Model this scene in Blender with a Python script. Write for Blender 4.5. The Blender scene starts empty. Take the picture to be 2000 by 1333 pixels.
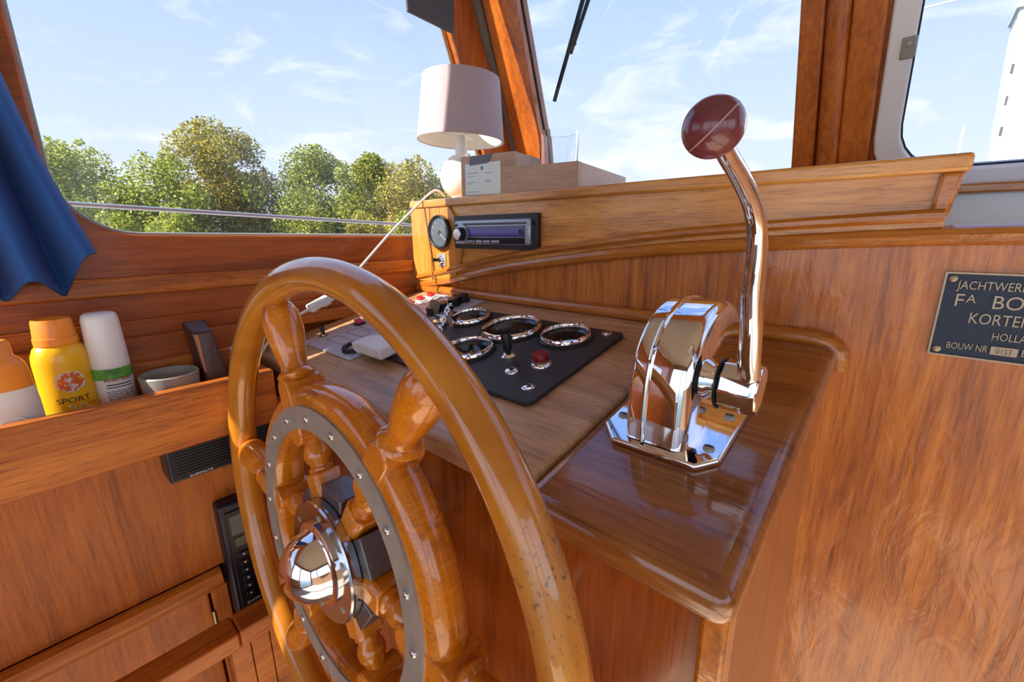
import bpy, bmesh, math, random
from mathutils import Vector, Matrix
from math import sin, cos, pi, radians as rad

random.seed(7)
scene = bpy.context.scene
col = scene.collection

# ------------------------------------------------------------------ camera
# X = starboard, Y = forward, Z = up; the eye is the origin, the cabin floor lies 1.35 m below
cam_d = bpy.data.cameras.new('camera')
cam_d.sensor_width = 36.0
cam_d.lens = 36.0 * 842.0 / 2000.0
cam_d.clip_start = 0.01
cam_d.clip_end = 500
cam = bpy.data.objects.new('camera', cam_d)
col.objects.link(cam)
_y, _p, _r = rad(42.1), rad(14.2), rad(-0.45)
_h = Vector((-sin(_y), cos(_y), 0)); _rt = Vector((cos(_y), sin(_y), 0)); _z = Vector((0, 0, 1))
_f = _h * cos(_p) - _z * sin(_p); _u = _z * cos(_p) + _h * sin(_p)
_R = _rt * cos(_r) + _u * sin(_r); _U = -_rt * sin(_r) + _u * cos(_r)
cam.matrix_world = Matrix((( _R.x, _U.x, -_f.x, 0), (_R.y, _U.y, -_f.y, 0), (_R.z, _U.z, -_f.z, 0), (0, 0, 0, 1)))
scene.camera = cam

# ------------------------------------------------------------------ light
vs = scene.view_settings
vs.view_transform = 'Standard'
vs.look = 'None'
vs.gamma = 1.0
vs.use_curve_mapping = False
vs.exposure = 0.95

world = bpy.data.worlds.new('sky')
scene.world = world
world.use_nodes = True
wt = world.node_tree
wt.nodes.clear()
def wn(t, **k):
    n = wt.nodes.new(t)
    for a, b in k.items(): setattr(n, a, b)
    return n
wl = wt.links.new
w_out = wn('ShaderNodeOutputWorld'); w_bg = wn('ShaderNodeBackground')
w_tc = wn('ShaderNodeTexCoord'); w_sep = wn('ShaderNodeSeparateXYZ')
wl(w_tc.outputs['Generated'], w_sep.inputs[0])
w_ramp = wn('ShaderNodeValToRGB')
e = w_ramp.color_ramp.elements
e[0].position = 0.0; e[0].color = (.76, .83, .93, 1)
e[1].position = 0.70; e[1].color = (.24, .42, .86, 1)
x = e.new(0.06); x.color = (.74, .82, .95, 1)
x = e.new(0.32); x.color = (.52, .66, .95, 1)
wl(w_sep.outputs['Z'], w_ramp.inputs[0])
# cloud streaks and a few cumulus tops
w_map = wn('ShaderNodeMapping'); w_map.inputs['Scale'].default_value = (3.2, 3.2, 9.0)
w_map.inputs['Rotation'].default_value = (0, rad(14), rad(25))
wl(w_tc.outputs['Generated'], w_map.inputs[0])
w_n = wn('ShaderNodeTexNoise'); w_n.inputs['Scale'].default_value = 1.5; w_n.inputs['Detail'].default_value = 7
w_n.inputs['Roughness'].default_value = .58; w_n.inputs['Distortion'].default_value = .5
wl(w_map.outputs[0], w_n.inputs['Vector'])
w_cr = wn('ShaderNodeValToRGB')
w_cr.color_ramp.elements[0].position = .50; w_cr.color_ramp.elements[0].color = (0, 0, 0, 1)
w_cr.color_ramp.elements[1].position = .72; w_cr.color_ramp.elements[1].color = (.95, .95, .95, 1)
wl(w_n.outputs['Fac'], w_cr.inputs[0])
w_mix = wn('ShaderNodeMixRGB'); w_mix.inputs[2].default_value = (.96, .97, 1.0, 1)
wl(w_cr.outputs[0], w_mix.inputs[0]); wl(w_ramp.outputs[0], w_mix.inputs[1])
wl(w_mix.outputs[0], w_bg.inputs['Color'])
w_bg.inputs['Strength'].default_value = 1.1
wl(w_bg.outputs[0], w_out.inputs[0])

sun_d = bpy.data.lights.new('sun', 'SUN')
sun_d.energy = 13.0
sun_d.angle = rad(0.55)
sun_d.color = (1.0, .90, .74)
sun = bpy.data.objects.new('sun', sun_d)
col.objects.link(sun)
SUN_AZ, SUN_EL = rad(15.5), rad(37)        # light travels forward and a little to starboard
_sd = Vector((sin(SUN_AZ) * cos(SUN_EL), cos(SUN_AZ) * cos(SUN_EL), -sin(SUN_EL)))
sun.rotation_euler = _sd.to_track_quat('-Z', 'Y').to_euler()
sun.location = (-3, -4, 4)

# ------------------------------------------------------------------ materials
MATS = {}
def newmat(name):
    m = bpy.data.materials.new(name); m.use_nodes = True
    nt = m.node_tree
    b = nt.nodes['Principled BSDF']
    return m, nt, b
def plain(name, c, rough=.5, metal=0., coat=0., bump=0., bscale=200., spec=.5, emit=None, trans=0., alpha=1., noise=0.):
    if name in MATS: return MATS[name]
    m, nt, b = newmat(name)
    b.inputs['Base Color'].default_value = (*c, 1)
    b.inputs['Roughness'].default_value = rough
    b.inputs['Metallic'].default_value = metal
    b.inputs['Coat Weight'].default_value = coat
    b.inputs['Coat Roughness'].default_value = .06
    b.inputs['Specular IOR Level'].default_value = spec
    b.inputs['Transmission Weight'].default_value = trans
    if emit:
        b.inputs['Emission Color'].default_value = (*emit[0], 1); b.inputs['Emission Strength'].default_value = emit[1]
    if bump or noise:
        tc = nt.nodes.new('ShaderNodeTexCoord'); n = nt.nodes.new('ShaderNodeTexNoise')
        n.inputs['Scale'].default_value = bscale; n.inputs['Detail'].default_value = 4
        nt.links.new(tc.outputs['Object'], n.inputs['Vector'])
        if bump:
            bp = nt.nodes.new('ShaderNodeBump'); bp.inputs['Strength'].default_value = bump; bp.inputs['Distance'].default_value = .002
            nt.links.new(n.outputs['Fac'], bp.inputs['Height']); nt.links.new(bp.outputs[0], b.inputs['Normal'])
        if noise:
            r = nt.nodes.new('ShaderNodeValToRGB')
            r.color_ramp.elements[0].position = .3; r.color_ramp.elements[1].position = .7
            r.color_ramp.elements[0].color = tuple(v * (1 - noise) for v in c) + (1,)
            r.color_ramp.elements[1].color = tuple(min(1, v * (1 + noise)) for v in c) + (1,)
            nt.links.new(n.outputs['Fac'], r.inputs[0]); nt.links.new(r.outputs[0], b.inputs['Base Color'])
    MATS[name] = m
    return m

def wood(name, dark, mid, light, axis='X', scale=1., rough=.3, coat=.6, coat_rough=.08, bump=.15, ripple=0., rip_scale=30., pores=.5, figure=1.2, bands=1., wear=0.):
    if name in MATS: return MATS[name]
    m, nt, b = newmat(name)
    N = nt.nodes.new; L = nt.links.new
    tc = N('ShaderNodeTexCoord')
    def mapped(along, across, src=None):
        mp = N('ShaderNodeMapping')
        s = [across * scale] * 3
        s['XYZ'.index(axis)] = along * scale
        mp.inputs['Scale'].default_value = s
        L(src or tc.outputs['Object'], mp.inputs[0])
        return mp.outputs[0]
    def noise(vec, sc, det=4, dis=0., ro=.55):
        n = N('ShaderNodeTexNoise'); n.inputs['Scale'].default_value = sc; n.inputs['Detail'].default_value = det
        n.inputs['Distortion'].default_value = dis; n.inputs['Roughness'].default_value = ro
        L(vec, n.inputs['Vector']); return n.outputs['Fac']
    def math2(op, a, c):
        q = N('ShaderNodeMath'); q.operation = op
        for i, v in enumerate((a, c)):
            if isinstance(v, (int, float)): q.inputs[i].default_value = v
            else: L(v, q.inputs[i])
        return q.outputs[0]
    broad = noise(mapped(2.6, 20), 1.0, 6, figure, .62)
    fine = noise(mapped(10, 230), 1.0, 5, .3, .7)
    mixv = math2('ADD', math2('MULTIPLY', broad, .56 * bands), math2('MULTIPLY', fine, 1 - .56 * bands))
    r = N('ShaderNodeValToRGB')
    el = r.color_ramp.elements
    el[0].position = .34; el[0].color = (*dark, 1)
    el[1].position = .64; el[1].color = (*light, 1)
    q = el.new(.48); q.color = (*mid, 1)
    L(mixv, r.inputs[0])
    # dark pores, long thin dashes along the grain
    pr = noise(mapped(26, 520), 1.0, 3, .1)
    pc = N('ShaderNodeValToRGB'); pc.color_ramp.elements[0].position = .54; pc.color_ramp.elements[1].position = .68
    L(pr, pc.inputs[0])
    mx = N('ShaderNodeMixRGB'); mx.blend_type = 'MULTIPLY'
    mx.inputs[2].default_value = (.34, .26, .2, 1)
    L(math2('MULTIPLY', pc.outputs[0], pores), mx.inputs[0]); L(r.outputs[0], mx.inputs[1])
    colr = mx.outputs[0]
    if wear:
        wv = noise(tc.outputs['Object'], 9 * scale, 5, .4)
        wc = N('ShaderNodeValToRGB'); wc.color_ramp.elements[0].position = .55; wc.color_ramp.elements[1].position = .75
        L(wv, wc.inputs[0])
        m2 = N('ShaderNodeMixRGB'); m2.inputs[2].default_value = tuple(min(1, v * 1.5 + .05) for v in light) + (1,)
        L(math2('MULTIPLY', wc.outputs[0], wear), m2.inputs[0]); L(colr, m2.inputs[1]); colr = m2.outputs[0]
    L(colr, b.inputs['Base Color'])
    b.inputs['Roughness'].default_value = rough
    b.inputs['Coat Weight'].default_value = coat
    b.inputs['Coat Roughness'].default_value = coat_rough
    b.inputs['Coat IOR'].default_value = 1.5
    h = math2('ADD', math2('MULTIPLY', fine, .4), math2('MULTIPLY', pc.outputs[0], -.5 * pores))
    bp = N('ShaderNodeBump'); bp.inputs['Strength'].default_value = bump; bp.inputs['Distance'].default_value = .0008
    L(h, bp.inputs['Height'])
    L(bp.outputs[0], b.inputs['Normal'])
    if ripple:
        rp = noise(mapped(.4 * rip_scale, rip_scale), 1.0, 4, 1.4)
        bp2 = N('ShaderNodeBump'); bp2.inputs['Strength'].default_value = ripple; bp2.inputs['Distance'].default_value = .004
        L(rp, bp2.inputs['Height']); L(bp2.outputs[0], b.inputs['Coat Normal'])
        L(bp2.outputs[0], bp.inputs['Normal'])
    MATS[name] = m
    return m

def glass_pane(name, tint=(.86, .90, .91), haze=.02, hazecol=(.75, .85, .95)):
    m = bpy.data.materials.new(name); m.use_nodes = True; nt = m.node_tree; nt.nodes.clear()
    N = nt.nodes.new; L = nt.links.new
    o = N('ShaderNodeOutputMaterial'); t = N('ShaderNodeBsdfTransparent'); t.inputs[0].default_value = (*tint, 1)
    g = N('ShaderNodeBsdfGlossy'); g.inputs['Roughness'].default_value = .01
    lw = N('ShaderNodeLayerWeight'); lw.inputs['Blend'].default_value = .5
    pw = N('ShaderNodeMath'); pw.operation = 'POWER'; pw.inputs[1].default_value = 5.; L(lw.outputs['Facing'], pw.inputs[0])
    f = N('ShaderNodeMath'); f.operation = 'MULTIPLY_ADD'; f.inputs[1].default_value = .5; f.inputs[2].default_value = .02; L(pw.outputs[0], f.inputs[0])
    mx = N('ShaderNodeMixShader'); L(f.outputs[0], mx.inputs[0]); L(t.outputs[0], mx.inputs[1]); L(g.outputs[0], mx.inputs[2])
    d = N('ShaderNodeBsdfDiffuse'); d.inputs[0].default_value = (*hazecol, 1)
    tc = N('ShaderNodeTexCoord'); n = N('ShaderNodeTexNoise'); n.inputs['Scale'].default_value = 6; n.inputs['Detail'].default_value = 6
    L(tc.outputs['Object'], n.inputs['Vector'])
    mu = N('ShaderNodeMath'); mu.operation = 'MULTIPLY'; mu.inputs[1].default_value = haze * 2; L(n.outputs['Fac'], mu.inputs[0])
    m2 = N('ShaderNodeMixShader'); L(mu.outputs[0], m2.inputs[0]); L(mx.outputs[0], m2.inputs[1]); L(d.outputs[0], m2.inputs[2])
    L(m2.outputs[0], o.inputs[0])
    return m

W_BULK = wood('teak_bulkhead', (0.228, 0.056, 0.005), (0.476, 0.136, 0.014), (0.689, 0.237, 0.029), 'Z', 1.0, .36, .65, .12, .12, .42, 22, .45, 2.6)
W_PORT = wood('teak_port_wall', (0.188, 0.034, 0.002), (0.369, 0.080, 0.005), (0.557, 0.136, 0.009), 'Y', 1.0, .42, .22, .14, .12, .12, 20, .35, 1.0)
W_TRAY = wood('teak_tray', (0.218, 0.048, 0.003), (0.452, 0.122, 0.010), (0.637, 0.206, 0.023), 'Y', 1.2, .45, .2, .16, .15, .08, 20, .7, .8)
W_PLY = wood('teak_cupboard', (0.213, 0.044, 0.002), (0.425, 0.104, 0.006), (0.573, 0.158, 0.010), 'Z', 1.1, .48, .12, .2, .12, .05, 20, .4, .7)
W_BOX = wood('teak_radio_box', (0.353, 0.124, 0.020), (0.663, 0.268, 0.048), (0.850, 0.426, 0.093), 'X', 1.0, .3, .6, .10, .14, .22, 34, .6, 1.6)
W_RAIL = wood('teak_rail', (0.238, 0.062, 0.006), (0.452, 0.146, 0.015), (0.637, 0.237, 0.030), 'X', 1.2, .26, .8, .06, .12, .2, 60, .4, .6)
W_DASH = wood('oak_dashboard', (0.236, 0.124, 0.054), (0.495, 0.282, 0.141), (0.694, 0.432, 0.233), 'X', 1.1, .42, .22, .25, .12, .0, 20, .35, 1.0, 1., .25)
W_SLAB = wood('teak_slab', (0.122, 0.034, 0.005), (0.273, 0.086, 0.014), (0.404, 0.147, 0.027), 'X', 1.0, .26, .9, .07, .10, .08, 16, .35, 1.4)
W_CONS = wood('teak_console_front', (0.139, 0.025, 0.002), (0.309, 0.064, 0.004), (0.477, 0.108, 0.007), 'Z', 1.0, .3, .5, .12, .12, .08, 20, .35, 1.2)
W_WHEEL = wood('varnished_wheel_wood', (0.357, 0.092, 0.003), (0.596, 0.173, 0.005), (0.781, 0.257, 0.009), 'Y', 1.3, .22, 1.0, .035, .04, .04, 40, .18, 1.0)
W_POST = wood('teak_post', (0.225, 0.051, 0.006), (0.460, 0.116, 0.014), (0.693, 0.209, 0.030), 'Z', .8, .32, .6, .10, .08, .12, 18, .2, .8)
W_CRATE = wood('oak_crate', (0.360, 0.210, 0.130), (0.480, 0.300, 0.200), (0.560, 0.380, 0.270), 'X', 1.5, .5, .1, .3, .10, 0, 20, .35, .6)
W_DARKBLK = wood('dark_block_wood', (.03, .010, .006), (.06, .02, .012), (.11, .04, .025), 'Z', 1.5, .4, .4, .2, .3, .1, 30, .5, 1.0)
CHROME = plain('chrome', (.88, .88, .90), .045, 1.)
STEEL = plain('brushed_steel', (.36, .35, .31), .42, .3, noise=.12, bscale=60)
IRON = plain('cast_iron_hub', (.20, .20, .21), .45, .9, bump=.3, bscale=300)
BRASS = plain('old_brass', (.40, .30, .16), .38, 1.)
BRONZE = plain('bronze_lettering', (.42, .33, .23), .42, .8)
NAVY = plain('navy_plate_enamel', (.018, .028, .055), .42, .2, bump=.2, bscale=500)
ALU = plain('aluminium_plate', (.60, .62, .68), .40, .45, noise=.05, bscale=40)
ALU_FR = plain('aluminium_frame', (.80, .81, .83), .4, .1)
BLACKP = plain('black_plastic', (.012, .012, .014), .38)
BLACKPANEL = plain('black_instrument_plate', (.026, .028, .033), .5, 0, 0, .25, 900)
RUBBER = plain('black_rubber', (.015, .015, .016), .7)
WHITEP = plain('white_plastic', (.80, .80, .78), .35)
REDP = plain('red_plastic', (.55, .012, .012), .25)
DRED = plain('dark_red_button', (.28, .008, .010), .28)
PAPER = plain('paper_card', (.76, .82, .80), .7)
TAPE = plain('grey_tape', (.13, .15, .18), .5)
INK = plain('printed_ink', (.05, .05, .06), .6)
WHITEINK = plain('white_print', (.72, .72, .70), .6)
GLASS_PORT = glass_pane('window_glass_port', (.76, .77, .80), .035)
GLASS = glass_pane('window_glass_clear', (.76, .77, .80), .010)
DIALGLASS = glass_pane('dial_glass', (.93, .95, .97), .006)

# ------------------------------------------------------------------ mesh helpers
ROOT = {}
def tag(o, label=None, cat=None, group=None, kind=None):
    if label: o['label'] = label
    if cat: o['category'] = cat
    if group: o['group'] = group
    if kind: o['kind'] = kind
    return o
def thing(name, loc, label, cat, group=None, rot=None):
    o = bpy.data.objects.new(name, None)
    o.empty_display_size = .02
    o.location = loc
    if rot is not None: o.rotation_euler = rot
    col.objects.link(o)
    ROOT[o] = Vector(loc)
    return tag(o, label, cat, group)
def offset_of(p):
    while p is not None:
        if p in ROOT: return ROOT[p]
        p = p.parent
    return Vector((0, 0, 0))
def ob(name, bm, mat, parent=None, smooth=40, bevel=0., seg=2, local=False, kind=None):
    if parent is not None and not local:
        bmesh.ops.translate(bm, verts=bm.verts[:], vec=-offset_of(parent))
    bmesh.ops.recalc_face_normals(bm, faces=bm.faces[:])
    me = bpy.data.meshes.new(name)
    bm.to_mesh(me); bm.free()
    if smooth:
        me.polygons.foreach_set('use_smooth', [True] * len(me.polygons))
        me.set_sharp_from_angle(angle=rad(smooth))
    if isinstance(mat, (list, tuple)):
        for q in mat: me.materials.append(q)
    else: me.materials.append(mat)
    o = bpy.data.objects.new(name, me)
    col.objects.link(o)
    if parent is not None: o.parent = parent
    if bevel:
        md = o.modifiers.new('bevel', 'BEVEL'); md.width = bevel; md.segments = seg; md.limit_method = 'ANGLE'; md.angle_limit = rad(35)
        md.harden_normals = False
    if kind: o['kind'] = kind
    return o
def BM(): return bmesh.new()
def box(bm, x0, x1, y0, y1, z0, z1):
    v = [bm.verts.new(p) for p in ((x0, y0, z0), (x1, y0, z0), (x1, y1, z0), (x0, y1, z0), (x0, y0, z1), (x1, y0, z1), (x1, y1, z1), (x0, y1, z1))]
    for f in ((0, 3, 2, 1), (4, 5, 6, 7), (0, 1, 5, 4), (1, 2, 6, 5), (2, 3, 7, 6), (3, 0, 4, 7)):
        bm.faces.new([v[i] for i in f])
    return bm
def hexa(bm, pts):
    v = [bm.verts.new(p) for p in pts]
    for f in ((0, 3, 2, 1), (4, 5, 6, 7), (0, 1, 5, 4), (1, 2, 6, 5), (2, 3, 7, 6), (3, 0, 4, 7)):
        bm.faces.new([v[i] for i in f])
    return bm
def tube(bm, pts, r, seg=12, closed=False, cap=True, flat=1.):
    pts = [Vector(p) for p in pts]; n = len(pts)
    rs = r if isinstance(r, (list, tuple)) else [r] * n
    rings = []; up = None
    for i, p in enumerate(pts):
        if closed: t = (pts[(i + 1) % n] - pts[i - 1]).normalized()
        else: t = (pts[min(i + 1, n - 1)] - pts[max(i - 1, 0)]).normalized()
        if up is None:
            up = Vector((0, 0, 1)) if abs(t.z) < .9 else Vector((1, 0, 0))
        s = t.cross(up).normalized(); up = s.cross(t).normalized()
        rings.append([bm.verts.new(p + (s * cos(a) + up * sin(a) * flat) * rs[i]) for a in (2 * pi * k / seg for k in range(seg))])
    m = n if closed else n - 1
    for i in range(m):
        a, b = rings[i], rings[(i + 1) % n]
        for k in range(seg):
            bm.faces.new((a[k], a[(k + 1) % seg], b[(k + 1) % seg], b[k]))
    if cap and not closed:
        bm.faces.new(rings[0][::-1]); bm.faces.new(rings[-1])
    return bm
def lathe(bm, prof, org, ax, seg=32, closed=False, sx=1., sy=1., start=None):
    """prof: list of (radius, height) along ax from org"""
    org = Vector(org); ax = Vector(ax).normalized()
    u = Vector((1, 0, 0)) if abs(ax.x) < .9 else Vector((0, 1, 0))
    if start: u = Vector(start)
    u = (u - ax * u.dot(ax)).normalized(); w = ax.cross(u)
    rings = []
    for r, h in prof:
        if r < 1e-6: rings.append([bm.verts.new(org + ax * h)])
        else: rings.append([bm.verts.new(org + ax * h + u * (r * sx * cos(2 * pi * k / seg)) + w * (r * sy * sin(2 * pi * k / seg))) for k in range(seg)])
    pairs = list(zip(rings[:-1], rings[1:]))
    if closed: pairs.append((rings[-1], rings[0]))
    for a, b in pairs:
        if len(a) == 1 and len(b) == 1: continue
        for k in range(seg):
            k2 = (k + 1) % seg
            if len(a) == 1: bm.faces.new((a[0], b[k2], b[k]))
            elif len(b) == 1: bm.faces.new((a[k], a[k2], b[0]))
            else: bm.faces.new((a[k], a[k2], b[k2], b[k]))
    if not closed:
        if len(rings[0]) > 1: bm.faces.new(rings[0][::-1])
        if len(rings[-1]) > 1: bm.faces.new(rings[-1])
    return bm
def prism(bm, loop, vec):
    """closed planar loop of 3D points extruded by vec"""
    vec = Vector(vec)
    a = [bm.verts.new(p) for p in loop]; b = [bm.verts.new(Vector(p) + vec) for p in loop]
    n = len(a)
    bm.faces.new(a[::-1]); bm.faces.new(b)
    for i in range(n): bm.faces.new((a[i], a[(i + 1) % n], b[(i + 1) % n], b[i]))
    return bm
def plate_holes(bm, outer, holes, fn, vec):
    """2D outer loop with holes, mapped to 3D through fn, extruded by vec"""
    vec = Vector(vec)
    tmp = bmesh.new()
    loops = [outer] + holes
    edges = []
    for lp in loops:
        vv = [tmp.verts.new((p[0], p[1], 0)) for p in lp]
        edges += [tmp.edges.new((vv[i], vv[(i + 1) % len(vv)])) for i in range(len(vv))]
    res = bmesh.ops.triangle_fill(tmp, use_beauty=True, use_dissolve=False, edges=edges)
    tmp.verts.index_update()
    A = [bm.verts.new(fn(v.co.x, v.co.y)) for v in tmp.verts]
    B = [bm.verts.new(Vector(fn(v.co.x, v.co.y)) + vec) for v in tmp.verts]
    for f in tmp.faces:
        ix = [v.index for v in f.verts]
        bm.faces.new([A[i] for i in ix]); bm.faces.new([B[i] for i in reversed(ix)])
    tmp.free()
    k = 0
    for lp in loops:
        n = len(lp)
        for i in range(n):
            j = (i + 1) % n
            bm.faces.new((A[k + i], A[k + j], B[k + j], B[k + i]))
        k += n
    return bm
def sweep(bm, path, prof, side, up=None):
    """profile of (s,t) offsets swept along path: s along `side`, t along up"""
    path = [Vector(p) for p in path]; side = Vector(side)
    rings = []
    for i, p in enumerate(path):
        t = (path[min(i + 1, len(path) - 1)] - path[max(i - 1, 0)]).normalized()
        u = Vector(up) if up else t.cross(side).normalized()
        if not up and u.z < 0: u = -u
        rings.append([bm.verts.new(p + side * a + u * b) for a, b in prof])
    n = len(prof)
    for a, b in zip(rings[:-1], rings[1:]):
        for k in range(n): bm.faces.new((a[k], a[(k + 1) % n], b[(k + 1) % n], b[k]))
    bm.faces.new(rings[0][::-1]); bm.faces.new(rings[-1])
    return bm
def rrect(x0, x1, y0, y1, r, n=6):
    if not isinstance(r, (list, tuple)): r = [r] * 4       # order: (x0,y0) (x1,y0) (x1,y1) (x0,y1)
    P = []
    for (cx, cy, a0), rr in zip(((x0 + r[0], y0 + r[0], 180), (x1 - r[1], y0 + r[1], 270), (x1 - r[2], y1 - r[2], 0), (x0 + r[3], y1 - r[3], 90)), r):
        for k in range(n + 1):
            a = rad(a0 + 90 * k / n); P.append((cx + rr * cos(a), cy + rr * sin(a)))
    return P
def text_mesh(name, s, size, origin, ux, uy, mat, parent, ext=.0004, align='LEFT', bold=0., wide=1., width=None):
    ux = Vector(ux).normalized(); uy = Vector(uy).normalized(); uz = ux.cross(uy)
    cu = bpy.data.curves.new(name, 'FONT'); cu.body = s; cu.size = size; cu.extrude = ext; cu.align_x = align; cu.offset = bold
    cu.resolution_u = 3
    t = bpy.data.objects.new(name + '_tmp', cu); col.objects.link(t)
    dg = bpy.context.evaluated_depsgraph_get()
    me = bpy.data.meshes.new_from_object(t.evaluated_get(dg)); me.name = name
    bpy.data.objects.remove(t); bpy.data.curves.remove(cu)
    off = offset_of(parent) if parent is not None else Vector((0, 0, 0))
    M = Matrix(((ux.x, uy.x, uz.x, origin[0] - off.x), (ux.y, uy.y, uz.y, origin[1] - off.y), (ux.z, uy.z, uz.z, origin[2] - off.z), (0, 0, 0, 1)))
    if width:
        xs = [v.co.x for v in me.vertices]; me.transform(Matrix.Translation((-min(xs), 0, 0))); wide = width / (max(xs) - min(xs))
    me.transform(Matrix.Diagonal((wide, 1, 1, 1))); me.transform(M)
    me.materials.clear(); me.materials.append(mat)
    o = bpy.data.objects.new(name, me); col.objects.link(o)
    if parent is not None: o.parent = parent
    return o
def smooth_path(pts, n=6):
    """Catmull-Rom through the points"""
    P = [Vector(p) for p in pts]; out = []
    for i in range(len(P) - 1):
        a = P[max(i - 1, 0)]; b = P[i]; c = P[i + 1]; d = P[min(i + 2, len(P) - 1)]
        for k in range(n):
            t = k / n
            out.append(.5 * ((2 * b) + (c - a) * t + (2 * a - 5 * b + 4 * c - d) * t * t + (3 * b - a - 3 * c + d) * t ** 3))
    out.append(P[-1]); return out
def struct(name, bm, mat, **k):
    return tag(ob(name, bm, mat, **k), kind='structure')

FLOOR = -1.35
CEIL = .80
XP = -.76          # inner face of the port wall
YB = .545          # aft face of the forward bulkhead
def WS(x, z, off=0.):   # windscreen plane, raked aft with height; off = along its outward normal
    return Vector((x, .93 - .42 * z + off * .922, z + off * .387))
def DP(x, y, h=0.):     # sloping dashboard plane
    return Vector((x, y - .187 * h, -.117 + .19 * (y - .53) + .982 * h))
DN = Vector((0, -.187, .982)); DV = Vector((0, .982, .187))

# ------------------------------------------------------------------ the setting
struct('floor', box(BM(), -.79, 1.75, -1.9, .57, FLOOR - .05, FLOOR), plain('pale_deck_floor', (.42, .37, .30), .6, noise=.15, bscale=20))
CEILW = plain('ceiling_paint', (.46, .37, .28), .6, bump=.05, bscale=60)
struct('ceiling', box(BM(), -.79, 1.75, -1.75, .60, CEIL, CEIL + .04), CEILW)
# port wall with two window openings; loop coordinates are (Y, Z)
def port_open():
    P = []
    # aft lower corner (rounded), forward lower corner, raked forward edge, top
    for k in range(9):
        a = rad(180 + 90 * k / 8); P.append((.110 + .075 * cos(a), .072 + .072 * sin(a)))
    P += [(.79, -.010)]
    P += [(.800, .0), (.530, .685), (.515, .70)]
    for k in range(4):
        a = rad(90 + 90 * k / 3); P.append((.075 + .04 * cos(a), .66 + .04 * sin(a)))
    return P
aft_open = rrect(-1.25, -.22, .0, .29, .03, 4)
bm = plate_holes(BM(), [(-1.75, FLOOR), (.93, FLOOR), (.95, -.05), (.600, CEIL), (-1.75, CEIL)], [port_open(), aft_open], lambda y, z: Vector((XP, y, z)), (-.010, 0, 0))
wall_port = struct('wall_port', bm, W_PORT, bevel=.003)
# frame bead around the forward port window
def bead(pts, r, seg=8): return tube(BM(), pts, r, seg, closed=True)
po = port_open()
w1 = tag(bpy.data.objects.new('window_1', None), kind='structure'); col.objects.link(w1)
prism_bm = prism(BM(), [Vector((XP - .0045, y, z)) for y, z in po], (-.003, 0, 0))
ob('glass', prism_bm, GLASS_PORT, w1, smooth=0)
ob('window_seal', bead([Vector((XP - .0065, y, z)) for y, z in po], .0035), plain('grey_seal', (.30, .30, .29), .5), w1)
text_mesh('glass_stamp', 'SECURIT', .0046, (XP - .0043, .0865, .0455), (0, -1, 0), (0, 0, 1), WHITEINK, w1, .0002, 'CENTER')
bm = BM()
for (y0, y1, z0, z1) in ((.0835, .0895, .0415, .0420), (.0835, .0895, .0365, .0370), (.0832, .0838, .0365, .0420), (.0892, .0898, .0365, .0420), (.0850, .0880, .0385, .0400)):
    box(bm, XP - .0046, XP - .0042, y0, y1, z0, z1)
ob('glass_stamp_frame', bm, WHITEINK, w1, smooth=0)
w4 = tag(bpy.data.objects.new('window_4', None), kind='structure'); col.objects.link(w4)
ob('glass', prism(BM(), [Vector((XP - .0045, y, z)) for y, z in aft_open], (-.003, 0, 0)), GLASS, w4, smooth=0)
PAINTW = plain('brown_wall_paint', (.26, .16, .10), .5)
# starboard wall and aft bulkhead, open at the windows and the door
bm = plate_holes(BM(), [(-1.75, FLOOR), (.93, FLOOR), (.95, -.05), (.665, CEIL), (-1.75, CEIL)], [rrect(-1.65, -.75, -.30, .57, .06, 4), rrect(-.67, .35, -.30, .57, .06, 4)], lambda y, z: Vector((1.70, y, z)), (.03, 0, 0))
struct('wall_starboard', bm, PAINTW)
bm = plate_holes(BM(), [(-.76, FLOOR), (1.70, FLOOR), (1.70, CEIL), (-.76, CEIL)], [rrect(-.70, .10, -.55, .58, .04, 3), rrect(.18, 1.64, FLOOR + .1, .58, .03, 3)], lambda x, z: Vector((x, -1.75, z)), (0, -.03, 0))
struct('wall_aft', bm, PAINTW)
# forward bulkhead below the rail
rail_pts = [(-.735, -.103), (-.62, -.083), (-.50, -.058), (-.35, -.036), (-.23, -.022), (-.115, -.013), (-.011, -.007), (.07, -.004), (.3, -.002), (1.69, -.002)]
rp = smooth_path([Vector((x, YB, z)) for x, z in rail_pts], 5)
struct('wall_front', prism(BM(), [Vector((1.70, YB, FLOOR)), Vector((-.76, YB, FLOOR)), Vector((-.76, YB, -.107))] + [p + Vector((0, 0, -.002)) for p in rp] + [Vector((1.70, YB, -.004))], (0, .02, 0)), W_BULK, smooth=0)
# upright pale panel under the starboard pane, shelf behind the bulkhead
PALE = plain('pale_grey_paint', (.80, .86, .87), .35)
struct('trim_1', box(BM(), .0, 1.70, .905, .925, -.03, .047), PALE, smooth=0)
struct('trim_2', box(BM(), .0, 1.70, YB + .021, .905, -.026, -.008), PALE, smooth=0)
struct('trim_3', box(BM(), -.03, 1.70, .888, .906, .047, .060), W_RAIL, bevel=.003)
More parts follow.
